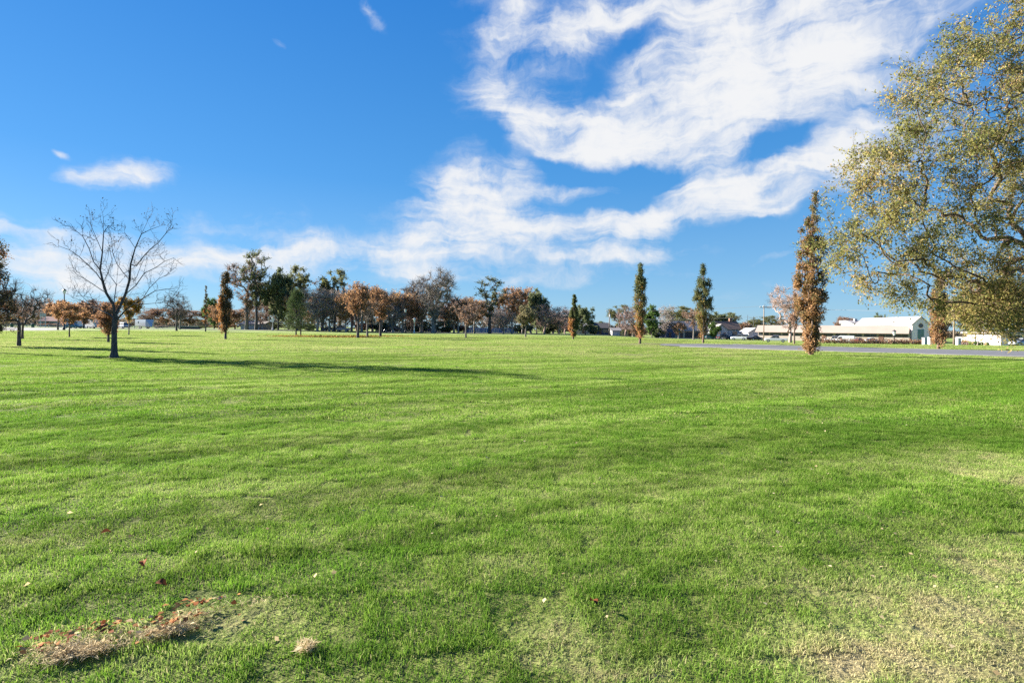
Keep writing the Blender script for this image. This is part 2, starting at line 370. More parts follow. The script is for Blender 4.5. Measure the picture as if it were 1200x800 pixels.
def blade_mat():
    m, nt, b = base_mat('grass_blade'); L = nt.links.new
    a = nt.nodes.new('ShaderNodeAttribute'); a.attribute_name = 'tint'
    gn = nt.nodes.new('ShaderNodeGroup'); gn.node_tree = LAWN; L(a.outputs['Fac'], gn.inputs[0])
    b.inputs['Roughness'].default_value = .75; b.inputs['Specular IOR Level'].default_value = .12
    L(gn.outputs[0], b.inputs['Base Color'])
    t = nt.nodes.new('ShaderNodeBsdfTranslucent'); L(gn.outputs[0], t.inputs[0])
    mx = nt.nodes.new('ShaderNodeMixShader'); mx.inputs[0].default_value = .45; L(b.outputs[0], mx.inputs[1]); L(t.outputs[0], mx.inputs[2])
    L(mx.outputs[0], nt.nodes['Material Output'].inputs[0])
    return m

M = {
    'asphalt': mat('asphalt', (.12, .12, .128), .9, .2, 2.5, bump=.4), 'concrete': mat('concrete', (.22, .215, .205), .85, .12, 4),
    'white': mat('white_paint', (.40, .39, .38), .6, .06), 'hall_white': mat('hall_plaster', (.82, .69, .69), .7, .04), 'hall_roof': mat('pale_roof_sheet', (.27, .25, .245), .6, .06, .4), 'cream': mat('cream_plaster', (.36, .31, .265), .8, .06, .6), 'lavender': mat('shaded_plaster', (.56, .54, .56), .8, .06),
    'tan': mat('tan_siding', (.42, .34, .25), .8, .1), 'brick': mat('brown_brick', (.24, .13, .09), .9, .2, 6), 'grey': mat('grey_siding', (.36, .37, .40), .8, .08), 'bluegrey': mat('blue_grey_boards', (.30, .33, .45), .8, .1),
    'navy': mat('dark_blue_siding', (.05, .07, .14), .7, .1), 'darkroof': mat('charcoal_shingle', (.075, .07, .072), .95, .2, 8), 'brownroof': mat('brown_shingle', (.16, .11, .085), .95, .2, 8), 'maroon': mat('maroon_roof', (.14, .05, .055), .9, .15), 'greyroof': mat('grey_shingle', (.26, .24, .23), .95, .15, 8),
    'glass': mat('window_glass', (.03, .035, .045), .08, .05, spec=.8), 'teal': mat('teal_glass', (.06, .16, .16), .12, .1, spec=.8), 'dark': mat('dark_metal', (.03, .032, .036), .5, .1), 'pole': mat('weathered_wood', (.22, .17, .13), .9, .2, 5), 'steel': mat('galvanised_steel', (.45, .46, .48), .5, .08, metal=.3),
    'carwhite': mat('white_car_paint', (.52, .53, .55), .3, .02, spec=.6), 'carblack': mat('black_car_paint', (.018, .018, .022), .2, .02, spec=.6), 'carred': mat('dark_red_car_paint', (.14, .02, .025), .25, .02, spec=.6), 'carteal': mat('blue_green_car_paint', (.05, .15, .18), .25, .02, spec=.6), 'cargrey': mat('grey_car_paint', (.22, .23, .25), .25, .02, spec=.6, metal=.2), 'carsilver': mat('silver_car_paint', (.5, .51, .53), .25, .02, spec=.6, metal=.3),
    'tyre': mat('tyre_rubber', (.02, .02, .02), .9, .05), 'rim': mat('wheel_rim', (.45, .46, .47), .35, .05, metal=.7), 'lamp': mat('lamp_lens', (.75, .75, .70), .2, .02), 'taillamp': mat('tail_lamp_lens', (.35, .02, .02), .2, .02),
    'wire': mat('pale_cable', (.20, .20, .20), .7, .05), 'green': mat('green_bin', (.03, .10, .06), .6, .1), 'doorwood': mat('painted_door', (.13, .07, .05), .6, .1), 'box': mat('utility_box', (.5, .5, .47), .6, .08),
    'straw': leaf_mat('dead_grass', [(0, (.36, .26, .14)), (.5, (.60, .48, .28)), (1, (.74, .63, .42))], .5), 'goldleaf': leaf_mat('golden_litter', [(0, (.22, .13, .04)), (.5, (.40, .26, .06)), (1, (.50, .36, .10))], .2), 'deadleaf': leaf_mat('fallen_leaf', [(0, (.13, .045, .02)), (.4, (.30, .10, .035)), (.75, (.38, .20, .07)), (1, (.50, .40, .24))], .15),
}
BARK = {'dark': bark_mat('dark_bark', (.045, .038, .036), (.145, .125, .12)), 'grey': bark_mat('grey_bark', (.11, .095, .085), (.27, .235, .205)),
        'pale': bark_mat('pale_bark', (.15, .12, .10), (.33, .29, .25)), 'brown': bark_mat('brown_bark', (.08, .055, .042), (.21, .155, .12)), 'twig': bark_mat('twig_bark', (.22, .18, .155), (.42, .355, .31)), 'pink': bark_mat('pinkish_bark', (.24, .165, .135), (.44, .33, .28))}
LEAF = {
    'elm': leaf_mat('elm_leaf', [(0, (.085, .11, .04)), (.35, (.18, .20, .065)), (.65, (.32, .295, .09)), (.85, (.45, .37, .15)), (1, (.50, .33, .17))], .5),
    'column': leaf_mat('hornbeam_leaf', [(0, (.075, .095, .045)), (.3, (.15, .14, .06)), (.55, (.28, .185, .075)), (.8, (.36, .185, .08)), (1, (.45, .28, .15))], .40),
    'columngreen': leaf_mat('oak_leaf', [(0, (.08, .105, .065)), (.45, (.16, .18, .075)), (.7, (.24, .20, .055)), (.85, (.38, .19, .06)), (1, (.46, .23, .12))], .40),
    'columnred': leaf_mat('red_oak_leaf', [(0, (.075, .08, .045)), (.35, (.15, .115, .055)), (.65, (.29, .135, .055)), (.85, (.38, .17, .05)), (1, (.45, .23, .08))], .40),
    'orange': leaf_mat('maple_leaf', [(0, (.20, .12, .075)), (.4, (.33, .18, .095)), (.75, (.43, .235, .11)), (1, (.44, .29, .14))], .45),
    'yellow': leaf_mat('ash_leaf', [(0, (.16, .085, .022)), (.5, (.34, .19, .03)), (1, (.42, .29, .06))], .32),
    'green': leaf_mat('dark_green_leaf', [(0, (.08, .10, .06)), (.5, (.155, .185, .09)), (1, (.24, .26, .12))], .45),
    'olive': leaf_mat('cottonwood_leaf', [(0, (.07, .09, .04)), (.5, (.17, .185, .065)), (1, (.30, .27, .10))], .42),
    'fresh': leaf_mat('bright_green_leaf', [(0, (.045, .09, .025)), (.6, (.10, .18, .045)), (1, (.19, .24, .07))], .40),
    'pale': leaf_mat('pale_leaf', [(0, (.12, .11, .06)), (.5, (.22, .20, .10)), (1, (.32, .28, .15))], .30),
    'rust': leaf_mat('rusty_leaf', [(0, (.16, .10, .07)), (.5, (.29, .165, .105)), (1, (.38, .24, .15))], .42),
    'needle': leaf_mat('pine_needle', [(0, (.03, .055, .022)), (.5, (.075, .115, .04)), (1, (.15, .19, .07))], .25),
    'pod': leaf_mat('dry_pod', [(0, (.05, .03, .02)), (1, (.16, .10, .05))], .15),
}

# ------------------------------------------------------------------ ground, road, paths
def spaced(a, b, n, p): return a + (b - a) * np.linspace(0, 1, n) ** p
xs = np.concatenate([-spaced(14, 3500, 60, 3.2)[::-1], np.arange(-13.8, 13.9, .2), spaced(14, 3500, 60, 3.2)])
ys = np.concatenate([-spaced(2, 1500, 20, 3)[::-1], np.arange(-1.8, 16, .2), spaced(16, 3800, 90, 2.8)])
GX, GY = np.meshgrid(xs, ys)
V = np.stack([GX, GY, terrain(GX, GY)], -1).reshape(-1, 3)
nx, ny = len(xs), len(ys)
I = (np.arange(ny - 1)[:, None] * nx + np.arange(nx - 1)[None]).reshape(-1)
structure(build('ground', V, np.stack([I, I + 1, I + 1 + nx, I + nx], -1), soil_mat(), smooth=True))

def smooth_line(pts, n=60):
    pts = [np.array(p, float) for p in pts]; out = []
    P = [2 * pts[0] - pts[1]] + pts + [2 * pts[-1] - pts[-2]]
    for i in range(1, len(P) - 2):
        for t in np.linspace(0, 1, n // (len(pts) - 1), endpoint=False):
            out.append(.5 * (2 * P[i] + (P[i+1] - P[i-1]) * t + (2*P[i-1] - 5*P[i] + 4*P[i+1] - P[i+2]) * t*t + (-P[i-1] + 3*P[i] - 3*P[i+1] + P[i+2]) * t**3))
    out.append(pts[-1]); return np.array(out)
NO_GRASS = []
def strip(name, line, half, m, lift, z=None):
    line = np.asarray(line); T = np.gradient(line, axis=0); T /= np.linalg.norm(T, axis=1, keepdims=True)
    N = np.stack([-T[:, 1], T[:, 0]], -1); half = np.broadcast_to(half, len(line))
    K = 6; off = np.linspace(-1, 1, K)
    P = line[:, None] + off[None, :, None] * half[:, None, None] * N[:, None]
    V = np.concatenate([P, (terrain(P[..., 0], P[..., 1]) + lift)[..., None]], -1).reshape(-1, 3)
    n = len(line); I = (np.arange(n - 1)[:, None] * K + np.arange(K - 1)[None]).reshape(-1)
    return build(name, V, np.stack([I, I + 1, I + 1 + K, I + K], -1), m, smooth=True)
def kerb(name, line, off, w, h, m):
    line = np.asarray(line); T = np.gradient(line, axis=0); T /= np.linalg.norm(T, axis=1, keepdims=True)
    N = np.stack([-T[:, 1], T[:, 0]], -1)
    a, b = line + N * off, line + N * (off + w)
    za, zb = terrain(a[:, 0], a[:, 1]), terrain(b[:, 0], b[:, 1])
    V = np.concatenate([np.c_[a, za - .1], np.c_[a, za + h], np.c_[b, zb + h], np.c_[b, zb - .1]])
    n = len(line); Fc = []
    for k in range(3):
        I = np.arange(n - 1) + k * n; Fc.append(np.stack([I, I + 1, I + 1 + n, I + n], -1))
    return build(name, V, np.concatenate(Fc), m)

road_line = smooth_line([(120, 24.6), (75, 32.8), (48, 40.9), (33, 49.6), (24, 57.0), (17.5, 62.6)], 80)
road_half = np.interp(np.arange(len(road_line)), [0, len(road_line) - 14, len(road_line) - 5, len(road_line) - 1], [7.4, 7.4, 5.6, .8])
structure(strip('road', road_line, road_half, M['asphalt'], .03))
structure(kerb('kerb', road_line[:-10], 7.4, .22, .05, M['concrete']))
structure(kerb('kerb', road_line[:-10], -7.62, .22, .05, M['concrete']))
NO_GRASS.append((road_line, road_half))
far_line = smooth_line([(-330, 192), (-160, 186), (-60, 182), (20, 183), (60, 190), (150, 205)], 60)
structure(strip('street', far_line, 4.0, M['asphalt'], .03)); structure(strip('pavement', far_line + np.array([0, -6.5]), .9, M['concrete'], .03))
NO_GRASS.append((far_line, np.full(len(far_line), 4.0)))
lot_line = smooth_line([(-210, 126), (-150, 122), (-125, 120.5), (-112, 120), (-101, 120)], 40)
lot_half = np.interp(np.arange(len(lot_line)), [0, len(lot_line) - 10, len(lot_line) - 1], [26, 20, 1.5])
structure(strip('car_park', lot_line, lot_half, mat('car_park_asphalt', (.17, .165, .175), .9, .15, 1.5), .03))
structure(strip('driveway', smooth_line([(-175, 150), (-140, 152), (-105, 154), (-80, 158), (-66, 166)], 30), 4.5, M['asphalt'], .036))
edge = lot_line[:-4] - np.c_[np.zeros(len(lot_line) - 4), lot_half[:-4] + .4]
structure(kerb('car_park_kerb', edge, 0, .5, .16, M['concrete']))
NO_GRASS.append((lot_line, lot_half))

# ------------------------------------------------------------------ grass (blades)
def patch(name, size, n, h, w, seed, segs=2):
    r = np.random.default_rng(seed)
    P = r.uniform(-.53, .53, (n, 2)) * size
    cl = np.zeros(n)
    for _ in range(10):
        a = r.uniform(0, 2 * np.pi); k = r.uniform(5, 22) / size ** .5; cl += np.sin(k * (P[:, 0] * np.cos(a) + P[:, 1] * np.sin(a)) + r.uniform(0, 6))
    cl = .5 + .5 * np.tanh(cl / 3)
    H = h * (.45 + .75 * cl) * r.uniform(.55, 1.15, n)
    az = r.uniform(0, 2 * np.pi, n); lean = H * np.abs(r.normal(.55, .4, n))
    D = np.stack([np.cos(az), np.sin(az)], -1); face = az + r.normal(1.57, .7, n)
    S = np.stack([np.cos(face), np.sin(face)], -1) * (w * r.uniform(.6, 1.3, n))[:, None] / 2
    z0 = np.full(n, -.01)
    mid = P + D * (lean * .35)[:, None]; tip = P + D * lean[:, None]
    V = np.concatenate([np.c_[P - S, z0], np.c_[P + S, z0], np.c_[mid + S * .8, H * .6], np.c_[mid - S * .8, H * .6], np.c_[tip, H]], 0)
    i = np.arange(n)
    q = np.stack([i, i + n, i + 2 * n, i + 3 * n], -1); t = np.stack([i + 3 * n, i + 2 * n, i + 4 * n, i + 4 * n], -1)
    me_f = [list(f) for f in q] + [list(f[:3]) for f in t]
    tint = r.normal(0, .10, n) + np.where(r.random(n) < .09, r.uniform(.3, .7, n), 0) + (.5 - cl) * .16
    o = build(name, V, me_f, BLADE, attrs={'tint': np.tile(tint, 5)})
    COL.objects.unlink(o); return o
BLADE = blade_mat()
src = bpy.data.collections.new('grass_tufts')
NEAR, MIDL, FARL = 4, 3, 3
for i in range(NEAR): src.objects.link(patch('a_turf_%d' % i, .6, 3900, .040, .0036, 10 + i))
for i in range(MIDL): src.objects.link(patch('b_turf_%d' % i, 1.2, 4600, .040, .0075, 20 + i))
for i in range(FARL): src.objects.link(patch('c_turf_%d' % i, 3.0, 6500, .045, .020, 30 + i))

def clear_of(p, pad):
    ok = np.ones(len(p), bool)
    for line, half in NO_GRASS:
        for c, h in zip(line, np.broadcast_to(half, len(line))):
            pass
        d = np.hypot(p[:, None, 0] - line[None, :, 0], p[:, None, 1] - line[None, :, 1])
        # distance to the polyline through its samples, refined by the segment's own length
        for k in range(len(line) - 1):
            a, b = line[k], line[k + 1]; ab = b - a; t = np.clip(((p - a) @ ab) / (ab @ ab + 1e-9), 0, 1)
            dd = np.hypot(*(p - (a + t[:, None] * ab)).T)
            ok &= dd > half[k] + pad
    return ok
rg = np.random.default_rng(5)
pts, rots, scl, idx = [], [], [], []
def scatter(size, y0, y1, base, count, side):
    g = np.arange(y0, y1, size)
    for y in g:
        X = (y + size) * .98 + side
        x = np.arange(-X, X, size) + rg.uniform(0, size)
        p = np.stack([x + rg.normal(0, .06, len(x)) * size, y + size / 2 + rg.normal(0, .06, len(x)) * size], -1)
        pts.append(p); n = len(p)
        rots.append(np.c_[np.zeros(n), np.zeros(n), rg.integers(0, 4, n) * math.pi / 2 + rg.normal(0, .12, n)])
        s = rg.uniform(.85, 1.15, n); scl.append(np.c_[np.full(n, 1.08), np.full(n, 1.08), s]); idx.append(base + rg.integers(0, count, n))
scatter(.6, 0.3, 9.3, 0, NEAR, 3.0)
scatter(1.2, 9.3, 33.3, NEAR, MIDL, 5)
scatter(3.0, 33.3, 123.3, NEAR + MIDL, FARL, 8)
pts, rots, scl, idx = map(np.concatenate, (pts, rots, scl, idx))
ok = np.where(pts[:, 1] > 33, clear_of(pts, 1.35), clear_of(pts, .7)); pts, rots, scl, idx = pts[ok], rots[ok], scl[ok], idx[ok]
for px, row, rx, ry, wg in SPOTS + [(95, 768, .2, .05, .6), (200, 742, .2, .05, .6)]:   # worn places: short grass
    c = ground_at(px, row); q = ((pts[:, 0] - c.x) / (rx + .2)) ** 2 + ((pts[:, 1] - c.y) / (ry + .2)) ** 2
    scl[:, 2] *= 1 - .75 * wg * np.exp(-q)
scl[:, 2] = np.maximum(scl[:, 2], .3)
e = .15
gxs = (terrain(pts[:, 0] + e, pts[:, 1]) - terrain(pts[:, 0] - e, pts[:, 1])) / (2 * e); gys = (terrain(pts[:, 0], pts[:, 1] + e) - terrain(pts[:, 0], pts[:, 1] - e)) / (2 * e)
for i in range(len(rots)):
    q = Vector((0, 0, 1)).rotation_difference(Vector((-gxs[i], -gys[i], 1))) @ Matrix.Rotation(rots[i, 2], 3, 'Z').to_quaternion()
    rots[i] = q.to_euler()
me = bpy.data.meshes.new('grass'); me.from_pydata(np.c_[pts, terrain(pts[:, 0], pts[:, 1])].tolist(), [], [])
a = me.attributes.new('rot', 'FLOAT_VECTOR', 'POINT'); a.data.foreach_set('vector', rots.astype(np.float32).ravel())
a = me.attributes.new('scl', 'FLOAT_VECTOR', 'POINT'); a.data.foreach_set('vector', scl.astype(np.float32).ravel())
a = me.attributes.new('idx', 'INT', 'POINT'); a.data.foreach_set('value', idx.astype(np.int32))
grass = bpy.data.objects.new('grass', me); COL.objects.link(grass)
tag(grass, 'mown green lawn with paler straw coloured patches', 'grass'); structure(grass, 'stuff')
gt = bpy.data.node_groups.new('grow_grass', 'GeometryNodeTree')
gt.interface.new_socket('Geometry', in_out='INPUT', socket_type='NodeSocketGeometry'); gt.interface.new_socket('Geometry', in_out='OUTPUT', socket_type='NodeSocketGeometry')
gi = gt.nodes.new('NodeGroupInput'); go = gt.nodes.new('NodeGroupOutput'); iop = gt.nodes.new('GeometryNodeInstanceOnPoints'); ci = gt.nodes.new('GeometryNodeCollectionInfo')
ci.inputs['Collection'].default_value = src; ci.inputs['Separate Children'].default_value = True; ci.inputs['Reset Children'].default_value = True
def nattr(name, typ):
    n = gt.nodes.new('GeometryNodeInputNamedAttribute'); n.data_type = typ; n.inputs['Name'].default_value = name; return n.outputs['Attribute']
e2r = gt.nodes.new('FunctionNodeEulerToRotation'); gt.links.new(nattr('rot', 'FLOAT_VECTOR'), e2r.inputs[0])
gt.links.new(gi.outputs[0], iop.inputs['Points']); gt.links.new(ci.outputs[0], iop.inputs['Instance']); iop.inputs['Pick Instance'].default_value = True
gt.links.new(nattr('idx', 'INT'), iop.inputs['Instance Index']); gt.links.new(e2r.outputs[0], iop.inputs['Rotation']); gt.links.new(nattr('scl', 'FLOAT_VECTOR'), iop.inputs['Scale'])
gt.links.new(iop.outputs[0], go.inputs[0])
grass.modifiers.new('grow', 'NODES').node_group = gt

# ------------------------------------------------------------------ trees
def unit(v): return v / (np.linalg.norm(v, axis=-1, keepdims=True) + 1e-9)

def skeleton(rng, trunk, targets, step=.5, fork=0, lift=.2, hw=1.0, zslope=0.0, jit=.06):
    """trunk: (n,3) polyline; targets attach to the nearest suitable node, far ones last; returns nodes, parents"""
    N = [np.array(p, float) for p in trunk]; Pa = [-1] + list(range(len(trunk) - 1)); free = list(range(fork, len(trunk)))
    base = np.array(trunk[0])
    order = np.argsort(np.linalg.norm((targets - np.array(trunk[fork])) * [1, 1, 1], axis=1))
    for ti in order:
        t = targets[ti]; A = np.array([N[i] for i in free]); d = t - A
        hd = np.hypot(d[:, 0], d[:, 1]); c = np.sqrt((hd * hw) ** 2 + d[:, 2] ** 2)
        c = c + 3 * np.maximum(0, zslope * hd - d[:, 2]) if zslope else c + .6 * np.maximum(0, -d[:, 2])
        j = free[int(np.argmin(c))]; p0 = N[j]; dv = t - p0; ln = np.linalg.norm(dv)
        if ln < 1e-3: continue
        pd = unit(N[j] - N[Pa[j]]) if Pa[j] >= 0 else np.array([0, 0, 1.])
        ctrl = p0 + .38 * ln * unit(pd + .8 * unit(dv)) + np.array([0, 0, lift * ln * .4]) + rng.normal(0, jit, 3) * ln
        m = max(2, int(round(ln / step))); prev = j
        for k in range(1, m + 1):
            s = k / m; q = (1 - s) ** 2 * p0 + 2 * s * (1 - s) * ctrl + s * s * t + (rng.normal(0, jit * .35, 3) * step if k < m else 0)
            N.append(q); Pa.append(prev); prev = len(N) - 1; free.append(prev)
    return np.array(N), np.array(Pa)

def radii(N, Pa, r_base, r_tip, e=2.3):
    n = len(N); ch = np.zeros(n, int); w = np.zeros(n)
    for i in range(1, n): ch[Pa[i]] += 1
    for i in range(n - 1, -1, -1):
        if ch[i] == 0: w[i] = max(w[i], 1)
        if Pa[i] >= 0: w[Pa[i]] += w[i]
    return np.maximum(r_tip, r_base * (w / w[0]) ** (1 / e)), ch, w

def chains(N, Pa, w):
    n = len(N); kids = [[] for _ in range(n)]
    for i in range(1, n): kids[Pa[i]].append(i)
    out = []; stack = [(0, -1)]
    while stack:
        i, par = stack.pop(); c = ([par] if par >= 0 else []) + [i]
        while kids[i]:
            ks = sorted(kids[i], key=lambda k: -w[k]); i2 = ks[0]
            for k in ks[1:]: stack.append((k, i))
            c.append(i2); i = i2
        out.append(c)
    return out

def wood_arrays(N, Pa, R, w, kbig=7, flare=1.0):
    Vs, Fs, b = [], [], 0
    for c in chains(N, Pa, w):
        P = N[c]; r = R[c].copy()
        if len(c) < 2: continue
        if Pa[c[0]] >= 0 or c[0] != 0: r[0] = min(r[0], r[1] * 1.15)
        elif flare > 1: r[0] *= flare; r[1] *= 1 + (flare - 1) * .25
        k = kbig if r.max() > .05 else (5 if r.max() > .02 else 3)
        v, f = tube_arrays(P, r, k); Vs.append(v); Fs.append(f + b); b += len(v)
    return np.concatenate(Vs), np.concatenate(Fs)

def twig_arrays(A, B, C, r0, r1):
    """many three-sided twigs at once, each through A, B, C"""
    T = unit(C - A); ref = np.where(np.abs(T[:, 2:3]) < .8, np.array([[0, 0, 1.]]), np.array([[1., 0, 0]])); X = unit(np.cross(T, ref)); Y = np.cross(T, X)
    th = np.arange(3) * 2 * np.pi / 3; ring = np.cos(th)[None, :, None] * X[:, None] + np.sin(th)[None, :, None] * Y[:, None]
    n = len(A); V = np.concatenate([(A[:, None] + ring * r0), (B[:, None] + ring * (r0 * .7 + r1 * .3)), (C[:, None] + ring * r1)], 1).reshape(-1, 3)
    Fc = []
    for s in range(2):
        for k in range(3): Fc.append([s * 3 + k, s * 3 + (k + 1) % 3, s * 3 + 3 + (k + 1) % 3, s * 3 + 3 + k])
    return V, (np.array(Fc)[None] + (np.arange(n) * 9)[:, None, None]).reshape(-1, 4)

def leaf_arrays(rng, P, size, tint, ratio=.55, droop=.3, horiz=.0):
    n = len(P); a = rng.normal(0, 1, (n, 3)); a[:, 2] -= droop; a[:, 2] *= (1 - horiz); a = unit(a)
    b = unit(np.cross(a, rng.normal(0, 1, (n, 3)))); c = np.cross(a, b)
    L = (size * rng.uniform(.6, 1.25, n))[:, None]; W = L * ratio * .5
    mid = P + a * L * .45 + c * L * .10
    V = np.stack([P, mid + b * W, P + a * L, mid - b * W], 1).reshape(-1, 3)
    return V, (np.arange(n) * 4)[:, None] + np.arange(4)[None], np.repeat(tint, 4)

def twigs_for(rng, N, Pa, ch, per, length, up=.25, spread=.9, last=2):
    """twigs at the ends of the branches"""
    tips = np.where(ch == 0)[0]; src_i = list(tips)
    cur = tips.copy()
    for _ in range(last):
        cur = Pa[cur]; cur = cur[cur > 0]; src_i += list(cur)
    src_i = np.repeat(np.array(src_i), per)
    A = N[src_i]; D = unit(N[src_i] - N[Pa[src_i]])
    d = unit(D * .7 + rng.normal(0, spread, A.shape) * .6 + np.array([0, 0, up]))
    Ln = (length * rng.uniform(.4, 1.25, len(A)))[:, None]
    B = A + d * Ln * .5 + rng.normal(0, .06, A.shape) * Ln; C = A + unit(d + rng.normal(0, .25, A.shape) + np.array([0, 0, up * .5])) * Ln
    return A, B, C

def make_tree(name, label, cat, loc, seed, targets, trunk, r_base, r_tip, bark, leafm=None, step=.5, fork=1, lift=.2, hw=1.0, zslope=0.0, jit=.06,
              per=4, tl=.8, tr=.012, up=.25, last=2, leaves=0, lsize=.1, tint=None, droop=.3, spread_l=.12, group=None, flare=1.35, twig_in_crown=True, ratio=.55, rz=0, kbig=8, e=2.3, taper=0):
    rng = np.random.default_rng(seed)
    root = thing(name, label, cat, loc, rz, group)
    N, Pa = skeleton(rng, trunk, targets, step, fork, lift, hw, zslope, jit)
    R, ch, w = radii(N, Pa, r_base, r_tip, e)
    V, Fc = wood_arrays(N, Pa, R, w, kbig, flare)
    A, B, C = twigs_for(rng, N, Pa, ch, per, tl, up, last=last)
    if taper:
        k = np.clip(1.25 - .95 * A[:, 2:3] / taper, .3, 1.1); B = A + (B - A) * k; C = A + (C - A) * k
    tv, tf = twig_arrays(A, B, C, tr, tr * .5)
    if leaves and leafm:
        s = rng.random((len(A), leaves, 1)); P = (A[:, None] * (1 - s) ** 2 + 2 * B[:, None] * s * (1 - s) + C[:, None] * s * s).reshape(-1, 3)
        P = P + rng.normal(0, spread_l, P.shape)
        tv2 = tint(P, rng) if tint else rng.random(len(P))
        lv, lf, lt = leaf_arrays(rng, P, lsize, np.clip(tv2, 0, 1), ratio, droop)
        build('crown', lv, lf, LEAF[leafm], root, attrs={'tint': lt})
        build('trunk', np.concatenate([V, tv]), np.concatenate([Fc, tf + len(V)]), BARK[bark], root, smooth=True)
    else:
        build('trunk', V, Fc, BARK[bark], root, smooth=True)
        build('crown', tv, tf, BARK[bark], root)
    return root

def straight(rng, h, n=6, wob=.04):
    z = np.linspace(0, h, n); P = np.c_[rng.normal(0, wob, n) * h * .3, rng.normal(0, wob, n) * h * .3, z]; P[0, :2] = 0; P[0, 2] = -.15; return P

def broad(rng, n, rx, z0, z1, K=14, fill=.25, flat=1.0):
    zc = (z0 + z1) / 2; rz = (z1 - z0) / 2
    c = unit(rng.normal(0, 1, (K, 3))) * rng.uniform(.55, .88, (K, 1)); k = rng.integers(0, K, n)
    p = c[k] + rng.normal(0, .19, (n, 3)); m = rng.random(n) < fill; p[m] = unit(rng.normal(0, 1, (m.sum(), 3))) * rng.uniform(.2, .95, (m.sum(), 1))
    r = np.linalg.norm(p, axis=1); p[r > 1.05] *= (1.05 / r[r > 1.05])[:, None]
    low = np.clip((p[:, 2] + 1) / .9, .25, 1) ** .6
    return np.c_[p[:, 0] * rx * low, p[:, 1] * rx * low, zc + p[:, 2] * rz]

def column(rng, n, h, w, spires, z0=.10, peak=.35):
    """upright crown made of several leaders: (dx, dy, from, to, width share)"""
    out = []
    tot = sum((b - a) * s for _, _, a, b, s in spires)
    for dx, dy, a, b, s in spires:
        m = max(4, int(n * (b - a) * s / tot)); t = rng.beta(1.05, 1.05, m); z = (a + (b - a) * t) * h
        prof = np.minimum(.35 + t / peak * .65, 1) * np.clip((1 - t) / (1 - peak), 0, 1) ** .85
        r = w * s * (prof * np.sqrt(rng.random(m)) * .95 + .04); th = rng.uniform(0, 2 * np.pi, m)
        lean = np.clip(t * 1.6, 0, 1)
        out.append(np.c_[dx * lean + r * np.cos(th), dy * lean + r * np.sin(th), z])
    return np.concatenate(out)

PARK = 'bare and autumn trees along the far edge of the park'
COLS = 'narrow columnar trees on the lawn'
def wh(px, row_top, Y): return zat(px, row_top, Y) - at(px, Y).z     # height of a tree standing at (px, Y) whose top shows at row_top

